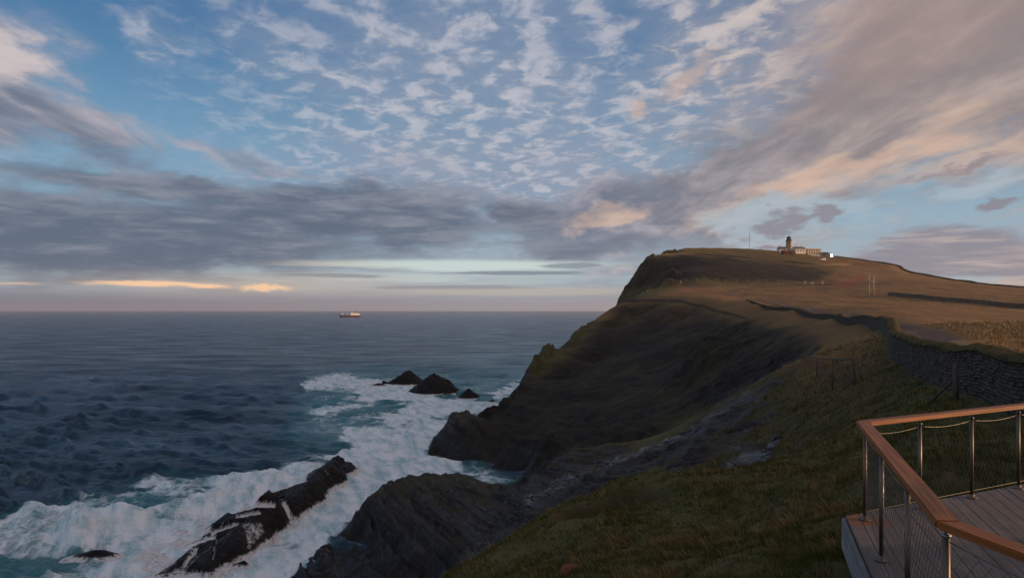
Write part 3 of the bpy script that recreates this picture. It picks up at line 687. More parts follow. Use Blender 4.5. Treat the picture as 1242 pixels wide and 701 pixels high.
# ================================================================== DECK
DZ = EYE - 2.37
K_ = Vector((3.84, 7.58)); d1 = Vector((1.27, 3.45)).normalized(); nrm_ = Vector((d1.y, -d1.x)); e_ = Vector((2.81, 1.24)).normalized()
m_board = wood_along('weathered_deck_board', d1, (0.088, 0.082, 0.082), (0.142, 0.130, 0.128), 0.75, rust=(3.97, 7.42, 0.34))
m_fasc = wood_along('grey_fascia_board', d1, (0.15, 0.165, 0.18), (0.24, 0.255, 0.27), 0.8)
m_fasc2 = wood_along('grey_far_fascia_board', e_, (0.15, 0.15, 0.145), (0.24, 0.235, 0.22), 0.8)
deck = empty('viewing_deck', (K_.x, K_.y, DZ - 1.0), 'grey weathered timber viewing deck with a rust stain at its corner', 'deck')
def local(root, vs): return [(a - root.location.x, b - root.location.y, c - root.location.z) for a, b, c in vs]
class WB(MB):                                # builds in world coordinates, stores relative to the thing's base
    def build(s, name, mat, parent=None, **k):
        if parent is not None:
            q = parent
            off = Vector((0, 0, 0))
            while q is not None: off = off + Vector(q.location); q = q.parent
            s.v = [(a - off.x, b - off.y, c - off.z) for a, b, c in s.v]
        return MB.build(s, name, mat, parent, **k)
fb = WB(); w = 0.0; rr = random.Random(4)
def far_at(off):                             # distance along d1 (from K) at which the far edge is met
    A2 = K_ + nrm_ * off; den = d1.x * e_.y - d1.y * e_.x; df = K_ - A2
    return (df.x * e_.y - df.y * e_.x) / den
while w < 7.6:
    wa0, wa1 = w, w + 0.139; near = -8.2 + 0.8 * w
    q = [K_ + nrm_ * wa0 + d1 * near, K_ + nrm_ * wa1 + d1 * near, K_ + nrm_ * wa1 + d1 * far_at(wa1), K_ + nrm_ * wa0 + d1 * far_at(wa0)]
    zt = DZ + rr.uniform(-0.0025, 0.0025)
    fb.prism([(p_.x, p_.y) for p_ in q], zt - 0.035, zt); w += 0.1425
fb.build('floorboards', m_board, deck, bevel=0.003)
def plank(mb, a, b2, z0, z1, th):
    t = (b2 - a).normalized(); n_2 = Vector((-t.y, t.x))
    mb.prism([tuple(a), tuple(b2), tuple(b2 + n_2 * th), tuple(a + n_2 * th)], z0, z1)
for z0, z1 in ((-0.20, -0.040), (-0.385, -0.215)):
    fa = WB(); plank(fa, K_ - d1 * 8.0 - nrm_ * 0.045, K_ - nrm_ * 0.045 + d1 * 0.03, DZ + z0, DZ + z1, -0.04); fa.build('fascia_board', m_fasc, deck, bevel=0.004)
    fa = WB(); plank(fa, K_ + d1 * 0.005 + e_ * 0.0, K_ + e_ * 7.5 + d1 * 0.005, DZ + z0, DZ + z1, 0.04); fa.build('fascia_board', m_fasc2, deck, bevel=0.004)
for dd in (0.35, 2.1, 3.9):
    pb = WB(); c_ = K_ - d1 * dd + nrm_ * 0.12; pb.box((c_.x, c_.y, DZ - 0.9), (0.14, 0.14, 1.35)); pb.build('support_post', m_fasc, deck, bevel=0.006)
for dd in (2.4, 4.6):
    pb = WB(); c_ = K_ + e_ * dd - d1 * 0.2; pb.box((c_.x, c_.y, DZ - 0.9), (0.14, 0.14, 1.35)); pb.build('support_post', m_fasc, deck, bevel=0.006)
stp = WB(); c_ = K_ - nrm_ * 0.22 - d1 * 0.45; stp.box((c_.x, c_.y, DZ - 0.78), (0.16, 1.3, 0.30), rz=-math.atan2(d1.x, d1.y)); stp.build('sleeper', m_post, deck, bevel=0.01)

# ------------------------------------------------------------------ RAILING
RT = EYE - 1.26
RA, RB = Vector((3.95, 7.42)), Vector((2.60, 3.93))
er = Vector((2.76, 1.31)).normalized(); fr = Vector((0.10, -0.47)).normalized(); dab = (RB - RA).normalized()
RE = RA + er * 4.9; RC = RB + fr * 3.0
rail = empty('railing', (RA.x, RA.y, DZ), 'orange-brown hardwood handrail on steel posts with wire mesh round the deck', 'railing')
hw = 0.072
def mitre(p0, p1, p2):
    a = (p1 - p0).normalized(); b2 = (p2 - p1).normalized()
    na, nb = Vector((-a.y, a.x)), Vector((-b2.y, b2.x)); m_ = (na + nb).normalized(); return m_ * (hw / max(0.3, m_.dot(na)))
mA = mitre(RE, RA, RB); mB = mitre(RA, RB, RC)
nE = Vector((er.y, -er.x)) * hw; nC = Vector((-fr.y, fr.x)) * hw
segs = [((RE, nE), (RA, mA), er), ((RA, mA), (RB, mB), dab), ((RB, mB), (RC, nC), fr)]
for (p0, o0), (p1, o1), dv in segs:
    gap_ = (p1 - p0).normalized() * 0.0012
    m_r = wood_along('oiled_handrail', dv, (0.29, 0.100, 0.021), (0.15, 0.048, 0.011), 0.50, 0.22)
    hb_ = WB(); hb_.prism([tuple(p0 + o0 + gap_), tuple(p1 + o1 - gap_), tuple(p1 - o1 - gap_), tuple(p0 - o0 + gap_)], RT - 0.048, RT)
    hb_.build('handrail', m_r, rail, bevel=0.011)
posts = [RA + er * 0.03, RA + dab * 1.28, RA + dab * 2.52, RB - dab * 0.05, RB + fr * 1.25] + [RA + er * d_ for d_ in (1.0, 2.02, 3.04, 4.05)]
def rail_post(q, cap):
    top = RT - 0.048 - (0.05 if cap else 0.0)
    t = WB(); t.tube([(q.x, q.y, DZ + 0.012), (q.x, q.y, top)], 0.0208, 16); po = t.build('post', m_steel, rail, smooth=True)
    pl_ = WB(); pl_.lathe((q.x, q.y, DZ), [(0.062, 0.003), (0.062, 0.011), (0.034, 0.014), (0.030, 0.045), (0.0235, 0.052)], 20); pl_.build('base_flange', m_steel, po, smooth=True)
    for k in range(4):
        an = k * math.pi / 2 + 0.6; bt = WB(); bt.lathe((q.x + 0.047 * math.cos(an), q.y + 0.047 * math.sin(an), DZ + 0.011), [(0.009, 0), (0.009, 0.008), (0.004, 0.012)], 6); bt.build('bolt', m_steel2, po)
    if cap:
        cp_ = WB(); cp_.lathe((q.x, q.y, top), [(0.027, -0.012), (0.027, 0.004), (0.009, 0.008), (0.009, 0.05)], 16); cp_.build('saddle_pin', m_steel2, po, smooth=True)
for i, q in enumerate(posts): rail_post(q, True)
def bay(a, b2):
    t = (b2 - a); L = t.length; t.normalize(); a = a + t * 0.024; L -= 0.048
    z0, z1 = DZ + 0.09, RT - 0.135
    cb = WB(); pts = [(a.x + t.x * L * k / 12, a.y + t.y * L * k / 12, z1 - 0.035 * (1 - (2 * k / 12 - 1) ** 2)) for k in range(13)]
    cb.tube(pts, 0.0034, 6); cb.build('top_cable', m_wire, rail, smooth=True)
    cb = WB(); cb.tube([(a.x, a.y, z0), (a.x + t.x * L, a.y + t.y * L, z0)], 0.003, 5); cb.build('bottom_cable', m_wire, rail)
    ms = WB(); sp = 0.085; Hh = z1 - z0 - 0.02; k = -int(Hh / sp / 0.62) - 1
    def sag(u_): return 0.035 * (1 - (2 * u_ / L - 1) ** 2)
    while k * sp < L:
        for sgn in (1, -1):
            u_a = k * sp; seg = []
            for j in range(0, 15):
                zz = j / 14 * Hh; uu = u_a + zz * 0.62
                if 0 <= uu <= L:
                    ux = uu if sgn > 0 else L - uu
                    seg.append((a.x + t.x * ux, a.y + t.y * ux, z0 + zz * (1 - sag(ux) / Hh) ))
            if len(seg) > 1: ms.tube([seg[0], seg[len(seg) // 2], seg[-1]] if len(seg) > 2 else seg, 0.0016, 3, cap=False)
        k += 1
    ms.build('wire_mesh', m_wire, rail)
for a, b2 in ((posts[0], posts[1]), (posts[1], posts[2]), (posts[2], posts[3]), (posts[3], posts[4]), (posts[0], posts[5]), (posts[5], posts[6]), (posts[6], posts[7]), (posts[7], posts[8])):
    bay(Vector(a), Vector(b2))

# ================================================================== WALLS
m_stone, b = material('drystone', 0.92, spec=0.15)
p = position(); st = sep(S(attr('stone').outputs['Color']))
nn_ = tex(p, 5.0, 5, 0.65); n0_ = tex(p, 0.6, 4, 0.6)
sc1 = mix(st[0], (0.042, 0.038, 0.034), (0.098, 0.088, 0.078)); sc2 = mix(ss(nn_, 0.4, 0.7) * 0.5, sc1, (0.11, 0.105, 0.095)); sc3 = mix(ss(n0_, 0.5, 0.7) * 0.5, sc2, (0.06, 0.062, 0.035))
sc4 = mix(st[1], sc3, (0.012, 0.011, 0.010))
link(sc4, b.inputs['Base Color']); link(bump(nn_, 0.6, 0.03), b.inputs['Normal'])
m_cap, b = material('turf_cap', 0.95, spec=0.1)
p = position(); n1_ = tex(p, 2.2, 5, 0.65); n2_ = tex(p, 14.0, 4, 0.6)
link(mix(ss(n1_, 0.38, 0.66), mix(n2_, (0.022, 0.026, 0.010), (0.060, 0.056, 0.022)), (0.110, 0.085, 0.036)), b.inputs['Base Color']); link(bump(n2_, 0.8, 0.05), b.inputs['Normal'])
m_stone2 = simple('far_drystone', (0.095, 0.075, 0.058), (0.15, 0.12, 0.09), 0.8, 0.92, bmp=0.5, bdist=0.05)  # lighter, browner stone for the far walls
def wall_frame(xy, stepf):
    L = resample(xy, stepf)[:, :2]; d = np.gradient(L, axis=0); d /= np.linalg.norm(d, axis=1)[:, None]
    s_ = np.concatenate([[0], np.cumsum(np.linalg.norm(np.diff(L, axis=0), axis=1))])
    return L, np.stack([d[:, 1], -d[:, 0]], -1), s_
def hash01(a, b2): return np.modf(np.abs(np.sin(a * 127.1 + b2 * 311.7) * 43758.5453))[0]
def wall_mesh(name, xy, height, thick, stepf, hstep, parent=None, seed=0, fine=True):
    L, N_, s_ = wall_frame(xy, stepf)
    hs = np.arange(-0.35, height, hstep); prof = [(-1, h_) for h_ in hs] + [(-1, height), (-0.5, height), (0, height), (0.5, height), (1, height)] + [(1, h_) for h_ in hs[::-1]]
    prof = np.array(prof); sd_, hh = prof[:, 0], prof[:, 1]
    batter = 1 + 0.25 * (1 - np.clip(hh / height, 0, 1))
    zg = height_(L); kw = 30 if fine else 6; zs_ = np.convolve(np.pad(zg, kw, mode='edge'), np.ones(2 * kw + 1) / (2 * kw + 1), 'valid'); zg = np.where(L[:, 1] > 45, zs_, zg)
    S_, Hh = np.meshgrid(s_, hh, indexing='ij')
    # local sag with time: top is uneven
    lump = 0.10 * fbm(S_ / 3.0, S_ * 0, 4, seed) * np.clip(Hh / height, 0, 1)
    off = sd_[None] * thick / 2 * batter[None]
    att = np.zeros((len(L), len(hh), 3))
    if fine:
        rowi = np.floor(Hh / 0.105 + 0.5 * noise2(S_ / 0.9, Hh * 0, seed)); fr_ = Hh / 0.105 + 0.5 * noise2(S_ / 0.9, Hh * 0, seed) - rowi
        ln = 0.15 + 0.22 * hash01(rowi, rowi * 0 + seed); q_ = S_ / ln + hash01(rowi, 3.0) * 7; q_ = q_ + 0.3 * noise2(q_ * 0.7, rowi * 3.3, seed)
        ci = np.floor(q_); fc = q_ - ci; rnd = hash01(ci + np.sign(sd_)[None] * 57, rowi)
        ed = np.minimum(np.minimum(fr_, 1 - fr_) * 0.105, np.minimum(fc, 1 - fc) * ln)
        joint = sstep(0.022, 0.004, ed) * sstep(60, 35, L[:, 1])[:, None]
        off = off + np.sign(off) * ((rnd - 0.5) * 0.07 + 0.035 * sstep(0.0, 0.05, ed) - 0.02) * (np.abs(sd_) == 1)[None]
        att[..., 0] = rnd; att[..., 1] = joint * (np.abs(sd_) == 1)[None]
    else:
        att[..., 0] = hash01(np.floor(S_ / 0.8), np.floor(Hh / 0.3)); off = off * (1 + 0.25 * noise2(S_ / 0.8, Hh * 3, seed))
    X_ = L[:, None, 0] + N_[:, None, 0] * off; Y_ = L[:, None, 1] + N_[:, None, 1] * off; tap = (1 - 0.38 * sstep(55, 130, L[:, 1]) - 0.30 * sstep(170, 245, L[:, 1]))[:, None]; Z_ = zg[:, None] + (Hh + lump) * (tap if fine else 1)
    v = np.stack([X_, Y_, Z_], -1)
    o_ = v[0, 0].copy() if parent is None else np.array(parent.location)
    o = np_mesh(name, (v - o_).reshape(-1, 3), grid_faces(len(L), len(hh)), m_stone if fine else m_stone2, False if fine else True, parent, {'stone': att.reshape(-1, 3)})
    if parent is None: o.location = o_
    return o, L, N_, zg, s_
def height_(L): return height(L[:, 0], L[:, 1])
wl = smooth_line([P(*q)[:2] for q in WALL_NEAR], 10)
sw = empty('stone_wall', (*wl[40], hz(*wl[40])), 'dark drystone field wall with grass growing along its top, curving beside the road', 'wall')
WH = 1.42
_, L_, N_, zg_, s_ = wall_mesh('stonework', wl, WH, 0.55, lambda d: max(0.05, d * 0.0028), 0.03, sw, 3)
# turf growing on the wall head
prof_a = np.linspace(0, np.pi, 9); X_, = (None,)
cl = 0.5 + 0.5 * fbm(s_[:, None] / 0.8 + 0 * prof_a, prof_a[None] * 0.8 + 0 * s_[:, None], 4, 71)
rad = 0.36 + 0.14 * (cl - 0.5); hgt_ = 0.10 + 0.20 * cl
off = np.cos(prof_a)[None] * rad * -1; zz = np.sin(prof_a)[None] * hgt_ - 0.05 + 0.10 * fbm(s_ / 3.0, s_ * 0, 4, 3)[:, None]
v = np.stack([L_[:, None, 0] + N_[:, None, 0] * off, L_[:, None, 1] + N_[:, None, 1] * off, zg_[:, None] + WH * (1 - 0.38 * sstep(55, 130, L_[:, 1]) - 0.30 * sstep(170, 245, L_[:, 1]))[:, None] + zz * (1 - 0.6 * sstep(55, 110, L_[:, 1]))[:, None]], -1)
cap = np_mesh('turf_cap', (v - np.array(sw.location)).reshape(-1, 3), grid_faces(len(L_), 9), m_cap, True, sw)
fw = smooth_line([P(*q)[:2] for q in WALL_FIELD], 6)
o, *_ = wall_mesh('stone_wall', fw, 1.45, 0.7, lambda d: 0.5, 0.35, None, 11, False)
tag(o, 'long straight dark wall crossing the brown field below the lighthouse hill', 'wall')
uw = smooth_line([P(*q)[:2] for q in WALL_UPPER], 6)
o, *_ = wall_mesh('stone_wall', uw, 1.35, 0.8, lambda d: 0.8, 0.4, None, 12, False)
tag(o, 'thin dark wall following the brink of the upper cliff below the lighthouse', 'wall')
skl = smooth_line([P(*q)[:2] for q in ((1012, 312, 655), (1040, 315, 650), (1075, 320, 615), (1092, 323, 600), (1099, 327.5, 580), (1150, 339, 520), (1200, 346, 450), (1242, 349, 400), (1330, 352, 375))], 6)
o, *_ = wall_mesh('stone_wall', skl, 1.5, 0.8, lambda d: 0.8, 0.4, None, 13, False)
tag(o, 'dark wall running down the skyline to the right of the lighthouse', 'wall')
pkw = smooth_line([P(*q)[:2] for q in ((962, 345, 412), (985, 344, 414), (1012, 343.5, 416))], 6)
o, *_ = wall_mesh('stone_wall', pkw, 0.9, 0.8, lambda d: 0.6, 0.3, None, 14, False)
tag(o, 'low grey wall by the road bend under the dark gully', 'wall')

# ================================================================== FENCES, POLES
def on(u, v, y0, y1):                        # where the line of sight (u, v) meets the ground between two distances
    yy = np.linspace(y0, y1, 1500); vv = px(0, yy, height((u - U0) / F0 * yy, yy))[1]
    k = np.nonzero(vv <= v)[0]; return float(yy[k[0]]) if len(k) else float(yy[vv.argmin()])
def gp(u, Y): 
    x_ = (u - U0) / F0 * Y; return Vector((x_, Y, hz(x_, Y)))
pf0, pf1 = gp(1035, 33), gp(973, 53.5)
fen = empty('wire_fence', pf0, 'short run of sagging netting fence from a leaning post to the cliff brow', 'fence')
pp = WB(); pp.tube([pf0 + Vector((0, 0, -0.3)), pf0 + Vector((0.05, 0.02, 0.5)), pf0 + Vector((-0.06, 0.04, 1.34))], [0.085, 0.08, 0.075], 10); pp.build('post', m_post, fen, smooth=True)
fp = [pf0 + (pf1 - pf0) * t_2 for t_2 in (0, 0.3, 0.62, 1.0)]; fp = [Vector((q.x, q.y, hz(q.x, q.y))) for q in fp]
ra_, rb_ = Vector(P(1034, 435.5, 33)), Vector(P(974, 431.5, 53.5))
def railz(t_): return ra_.z + (rb_.z - ra_.z) * t_ - 0.10 * math.sin(math.pi * t_)
for q, hh in ((fp[1], railz(0.3) - fp[1].z - 0.3), (fp[2], railz(0.62) - fp[2].z - 0.3), (fp[3], railz(1.0) - fp[3].z - 0.3)):
    pp = WB(); pp.tube([q + Vector((0, 0, -0.3)), q + Vector((0.06, 0, hh + 0.32))], [0.05, 0.042], 8); pp.build('post', m_post, fen, smooth=True)
for lv, r_ in ((1.22, 0.050), (1.02, 0.014), (0.78, 0.012), (0.52, 0.012), (0.26, 0.012)):
    wv2 = WB(); pts = []
    for k in range(len(fp) - 1):
        for j in range(6):
            q = fp[k].lerp(fp[k + 1], j / 6); t_3 = (q.y - pf0.y) / (pf1.y - pf0.y); g_3 = hz(q.x, q.y); pts.append((q.x, q.y, g_3 + lv / 1.22 * max(0.1, railz(t_3) - g_3)))
    pts.append((fp[3].x, fp[3].y, fp[3].z + lv / 1.22 * max(0.1, railz(1.0) - fp[3].z))); wv2.tube(pts, r_, 5); wv2.build('top_rail' if r_ > 0.03 else 'wire', m_post, fen)
ns = WB(); zig = []
for k in range(60):
    q = fp[0].lerp(fp[3], (k + .5) / 60); z_ = hz(q.x, q.y); rz_ = max(0.1, railz((k + .5) / 60) - z_); a_b = [(q.x, q.y, z_ + 0.15 * rz_), (q.x, q.y, z_ + 0.85 * rz_)]; zig += a_b if k % 2 else a_b[::-1]
ns.tube(zig, 0.007, 3)
ns.build('netting', m_post, fen)
g0 = gp(1160, 20.6)
gpost = empty('fence_post', g0, 'dark straining post with a slanting strut in front of the drystone wall', 'post')
pp = WB(); pp.tube([g0 + Vector((0, 0, -0.3)), g0 + Vector((-0.03, 0, 1.12))], [0.085, 0.078], 10); pp.build('post', m_post, gpost, smooth=True)
g1_ = gp(1120, 21.6)
pp = WB(); pp.tube([g1_ + Vector((0, 0, -0.05)), g0 + Vector((0, 0, 0.72))], [0.04, 0.045], 8); pp.build('strut', m_post, gpost, smooth=True)
tf_pts = [(766, 360.5, 318), (785, 357, 332), (800, 353, 362), (812, 348, 395), (826, 342.6, 428)]
tl = resample([P(*q)[:2] for q in tf_pts], 6.0)
tfn = empty('post_fence', (*tl[0], hz(*tl[0])), 'line of small fence posts along the outer edge of the grassy terrace', 'fence')
def post_row(xy, root, hh=1.15):
    prev = None
    for q in xy:
        z_ = hz(*q); b_2 = WB(); b_2.tube([(q[0], q[1], z_ - 0.3), (q[0] + random.uniform(-.05, .05), q[1], z_ + hh * random.uniform(0.85, 1.2))], [0.11, 0.10], 6); b_2.build('post', m_pole, root)
    for lv in (0.5, 0.95):
        w_ = WB(); w_.tube([(q[0], q[1], hz(*q) + lv) for q in xy], 0.02, 4); w_.build('wire', m_post, root)
post_row(tl, tfn)
tl2 = resample([P(*q)[:2] for q in ((832, 342.5, 432), (880, 343, 434), (930, 344, 432), (962, 344, 424))], 7.0)
tfn2 = empty('post_fence', (*tl2[0], hz(*tl2[0])), 'line of small fence posts along the back of the terrace under the dark upper cliff', 'fence')
post_row(tl2, tfn2)
up0 = gp(1057, on(1057, 358.5, 180, 400))
upole = empty('utility_pole', up0, 'pair of pale wooden power poles joined by a platform, standing on the brown field', 'utility pole')
for sx in (-1.05, 1.05):
    b_2 = WB(); b_2.tube([up0 + Vector((sx, 0, -0.5)), up0 + Vector((sx * 0.96, 0, 9.4))], [0.24, 0.19], 10); b_2.build('pole', m_pole, upole, smooth=True)
b_2 = WB(); b_2.box(tuple(up0 + Vector((0, -0.2, 9.0))), (3.6, 0.14, 0.2)); b_2.build('crossarm', m_pole, upole)
b_2 = WB(); b_2.box(tuple(up0 + Vector((0, -0.28, 5.5))), (2.5, 0.18, 0.22)); b_2.build('crossarm', m_pole, upole)
b_2 = WB(); b_2.box(tuple(up0 + Vector((0, -0.45, 6.3))), (0.95, 0.7, 1.25)); 
for k in range(4): b_2.box(tuple(up0 + Vector((-0.36 + 0.24 * k, -0.86, 6.3))), (0.05, 0.1, 1.0))
tr_ = b_2.build('transformer', m_cream, upole, bevel=0.04)
for k in range(3):
    b_2 = WB(); b_2.lathe(tuple(up0 + Vector((-1.4 + 1.4 * k, -0.2, 9.1))), [(0.05, 0), (0.09, 0.05), (0.05, 0.1), (0.09, 0.16), (0.04, 0.26)], 8); b_2.build('insulator', m_dark, upole)
for u_, wd, hh, lab in ((976.5, 1.2, 2.0, 'pale squat pillar at the left end of the low grey wall'), (985, 1.6, 1.5, 'low pale block of stone second along the low grey wall'),
                        (997.5, 1.2, 2.1, 'tall pale pillar standing right of the middle of the low grey wall'), (1009, 0.9, 2.2, 'narrow grey pillar by the reddish bank')):
    c_ = gp(u_, on(u_, 345.0, 330, 500)); b_2 = MB(); b_2.box((0, 0, hh / 2 - 0.1), (wd, 0.8, hh + 0.2)); b_2.box((0, 0, hh + 0.09), (wd + 0.25, 1.0, 0.18))
    o = b_2.build('stone_pillar', m_pale if u_ < 1005 else m_grey, None, bevel=0.05); o.location = c_; tag(o, lab, 'pillar', 'pale pillars by the road bend')

# ================================================================== LIGHTHOUSE STATION
def house(name, u, Y, w_, d_, eave, ridge, wallm, roofm, label, cat, rz=0.0, chim=(), wins=(), hip=0.0, sink=0.6, flat=False, group=None):
    g_ = gp(u, Y); root = empty(name, g_, label, cat, group, rz)
    b2 = MB()
    if flat:
        b2.box((0, 0, (eave - sink) / 2), (w_, d_, eave + sink)); b2.build('walls', wallm, root, bevel=0.04)
        b2 = MB(); b2.box((0, 0, eave + 0.16), (w_ + 0.5, d_ + 0.5, 0.3)); b2.build('roof', roofm, root, bevel=0.03)
    else:
        hx, hy = w_ / 2, d_ / 2
        b2.add([(-hx, -hy, -sink), (hx, -hy, -sink), (hx, hy, -sink), (-hx, hy, -sink), (-hx, -hy, eave), (hx, -hy, eave), (hx, hy, eave), (-hx, hy, eave), (-hx + hip, 0, ridge - 0.12), (hx - hip, 0, ridge - 0.12)],
               [(0, 1, 5, 4), (2, 3, 7, 6), (1, 2, 6, 9, 5), (3, 0, 4, 8, 7), (4, 5, 9, 8), (6, 7, 8, 9)])
        b2.build('walls', wallm, root)
        b2 = MB(); o_ = 0.3; ze = eave - 0.12; t2 = 0.16
        if hip:
            b2.add([(-hx - o_, -hy - o_, ze), (hx + o_, -hy - o_, ze), (hx + o_, hy + o_, ze), (-hx - o_, hy + o_, ze), (-hx + hip, 0, ridge), (hx - hip, 0, ridge)],
                   [(0, 1, 5, 4), (2, 3, 4, 5), (1, 2, 5), (3, 0, 4), (3, 2, 1, 0)])
        else:
            for sy in (-1, 1):
                b2.add([(-hx - o_, sy * (hy + o_), ze), (hx + o_, sy * (hy + o_), ze), (hx + o_, 0, ridge), (-hx - o_, 0, ridge), (-hx - o_, sy * (hy + o_), ze + t2), (hx + o_, sy * (hy + o_), ze + t2), (hx + o_, 0, ridge + t2), (-hx - o_, 0, ridge + t2)],
                       [(0, 1, 2, 3), (4, 5, 6, 7), (0, 1, 5, 4), (1, 2, 6, 5), (2, 3, 7, 6), (3, 0, 4, 7)])
        rf = b2.build('roof', roofm, root)
        for cx_ in chim:
            b2 = MB(); b2.box((cx_, 0, ridge + 0.5), (1.0, 0.8, 1.8)); b2.box((cx_, 0, ridge + 1.46), (1.2, 1.0, 0.16))
            for s2 in (-0.22, 0.22): b2.lathe((cx_ + s2, 0, ridge + 1.54), [(0.15, 0), (0.12, 0.5)], 8)
            b2.build('chimney', wallm, rf)
    for wx, wz, ww, wh in wins:
        b2 = MB(); b2.box((wx, -d_ / 2 - 0.03, wz), (ww + 0.2, 0.08, wh + 0.2)); f_ = b2.build('window', m_dark, root)
        b2 = MB(); b2.box((wx, -d_ / 2 - 0.08, wz), (ww, 0.03, wh)); b2.build('pane', m_glass, f_)
    return root
lh_p = gp(956.8, 672)
lh = empty('lighthouse', lh_p, 'round white lighthouse tower, tinted ochre for low sun, with a black lantern on the headland top', 'lighthouse')
b2 = MB(); b2.lathe((0, 0, 0), [(3.1, -0.8), (3.1, 0.5), (2.9, 0.55), (2.35, 11.3), (2.5, 11.6), (2.9, 11.9), (2.9, 12.15)], 32); tw = b2.build('tower', m_tower_warm, lh, smooth=True)
for k, (an, zz_) in enumerate(((-1.57, 3.0), (-1.57, 6.4), (-1.57, 9.5), (-0.5, 4.8))):
    r_ = 2.9 - 0.055 * zz_ + 0.08; b2 = MB(); b2.box((r_ * math.cos(an), r_ * math.sin(an), zz_), (0.25, 0.8, 1.3), rz=an); b2.build('window', m_dark, tw)
b2 = MB()
for zz_ in (12.6, 13.1): b2.lathe((0, 0, zz_), [(2.75, 0), (2.8, 0.03), (2.75, 0.06), (2.7, 0.03)], 28)
for k in range(20):
    a_ = k * math.pi / 10; b2.tube([(2.75 * math.cos(a_), 2.75 * math.sin(a_), 12.1), (2.75 * math.cos(a_), 2.75 * math.sin(a_), 13.15)], 0.04, 5)
b2.build('gallery_rail', m_dark, lh)
b2 = MB(); b2.lathe((0, 0, 0), [(1.95, 12.1), (1.95, 13.1), (1.85, 13.1)], 24); b2.build('lantern_base', m_dark, lh, smooth=True)
b2 = MB(); b2.lathe((0, 0, 0), [(1.8, 13.1), (1.8, 15.2)], 16); ln_ = b2.build('lantern_glass', m_glass, lh)
b2 = MB()
for k in range(16):
    a_ = k * math.pi / 8; b2.tube([(1.84 * math.cos(a_), 1.84 * math.sin(a_), 13.1), (1.84 * math.cos(a_), 1.84 * math.sin(a_), 15.2)], 0.06, 5)
b2.build('glazing_bars', m_dark, ln_)
b2 = MB(); b2.lathe((0, 0, 15.2), [(2.1, 0), (2.05, 0.2), (1.7, 0.9), (1.0, 1.4), (0.35, 1.65), (0.35, 2.0), (0.2, 2.2), (0.05, 2.3)], 24); dm = b2.build('dome', m_dark, lh, smooth=True)
b2 = MB(); b2.tube([(0, 0, 17.4), (0, 0, 18.6)], 0.06, 6); b2.box((0.3, 0, 18.2), (0.9, 0.04, 0.3)); b2.build('weather_vane', m_dark, dm)
house('engine_house', 955.5, on(955.5, 308.8, 450, 720), 10.0, 6.0, 2.6, 4.0, m_redb, m_redb, 'low red-brown building in front of the lighthouse tower', 'building', wins=((-3, 1.6, 1.0, 1.2), (1.5, 1.4, 1.4, 2.2)), chim=())
house('white_cottage', 948.5, on(948.5, 305.6, 450, 720), 7.5, 6.0, 2.9, 4.6, m_white, m_slate, 'small white cottage with a black chimney just left of the lighthouse tower', 'house', chim=(-1.6,), wins=((1.2, 1.5, 0.9, 1.1),))
house('keepers_house', 968.3, on(968.3, 307.4, 450, 720), 10.5, 7.0, 4.2, 6.2, m_white, m_slate, 'pale two-chimney house immediately right of the lighthouse tower', 'house', chim=(-2.4, 3.4), wins=((-3, 2.4, 0.9, 1.4), (0, 2.4, 0.9, 1.4), (3, 2.4, 0.9, 1.4)), rz=0.25)
house('keepers_house', 985, on(985, 309, 450, 720), 14.5, 8.0, 5.2, 6.0, m_cream, m_cream, 'long cream flat-topped block, widest of the station buildings', 'house', wins=tuple((x_, z_, 0.9, 1.3) for x_ in (-5.5, -3, -0.5, 2, 4.5) for z_ in (1.4, 3.9)), rz=0.2, flat=True)
house('roof_annexe', 979.5, 690, 6.5, 7.0, 6.2, 8.0, m_grey, m_slate, 'dark hip-roofed annexe rising behind the left end of the cream block', 'building', hip=2.0, wins=())
house('long_shed', 998.5, on(998.5, 310.6, 450, 720), 8.0, 5.0, 2.6, 3.6, m_grey, m_slate, 'dark low shed between the cream block and the glinting white gable', 'shed', wins=((0, 1.4, 1.4, 1.0),))
gl = house('white_outbuilding', 1006.6, 676, 3.6, 5.0, 4.0, 5.0, m_white, m_white, 'narrow white outbuilding at the right end of the station, its window glinting in low sun', 'building')
house('station_wall', 989, on(989, 309.8, 450, 720) - 9, 9.0, 0.5, 1.5, 1.6, m_white, m_white, 'low white boundary wall below the cream block', 'wall', flat=True)
house('flat_hut', 926.5, 693, 8.4, 5.0, 2.2, 2.5, m_grey, m_slate, 'wide flat dark hut on the skyline between mast and lighthouse', 'hut', flat=True)
house('flat_hut', 937.5, 690, 4.6, 4.0, 1.5, 2.5, m_grey, m_slate, 'small low gabled hut on the skyline nearest the lighthouse on its left', 'hut')
house('flat_hut', 858, 668, 4.2, 3.0, 1.3, 1.5, m_grey, m_slate, 'tiny lone hut on the skyline above the upper cliff', 'hut', flat=True)
# the pane that glints: turned so that it mirrors the low sun
sunv = Vector((math.sin(math.radians(97)) * math.cos(math.radians(6.5)), math.cos(math.radians(97)) * math.cos(math.radians(6.5)), math.sin(math.radians(6.5))))
gpos = Vector(gl.location) + Vector((0.4, -2.9, 2.2)); hv = (sunv + (Vector((0, 0, EYE)) - gpos).normalized()).normalized()
ax_ = Vector((0, 0, 1)).cross(hv).normalized(); az_ = hv.cross(ax_)
m_glint, b_ = material('sunlit_window_glass', 0.16, (0.5, 0.5, 0.5), metal=1.0)
b2 = WB(); b2.box(tuple(gpos), (1.7, 2.5, 0.12), axes=(ax_, az_, hv)); 
b2.build('bay_window', m_glint, gl, bevel=0.02)
lh.scale = (1.12, 1.12, 1.02)
mast_p = gp(909, 685)
mast = empty('radio_mast', mast_p, 'thin tall radio mast on the skyline left of the lighthouse', 'mast')
b2 = MB(); L3 = []
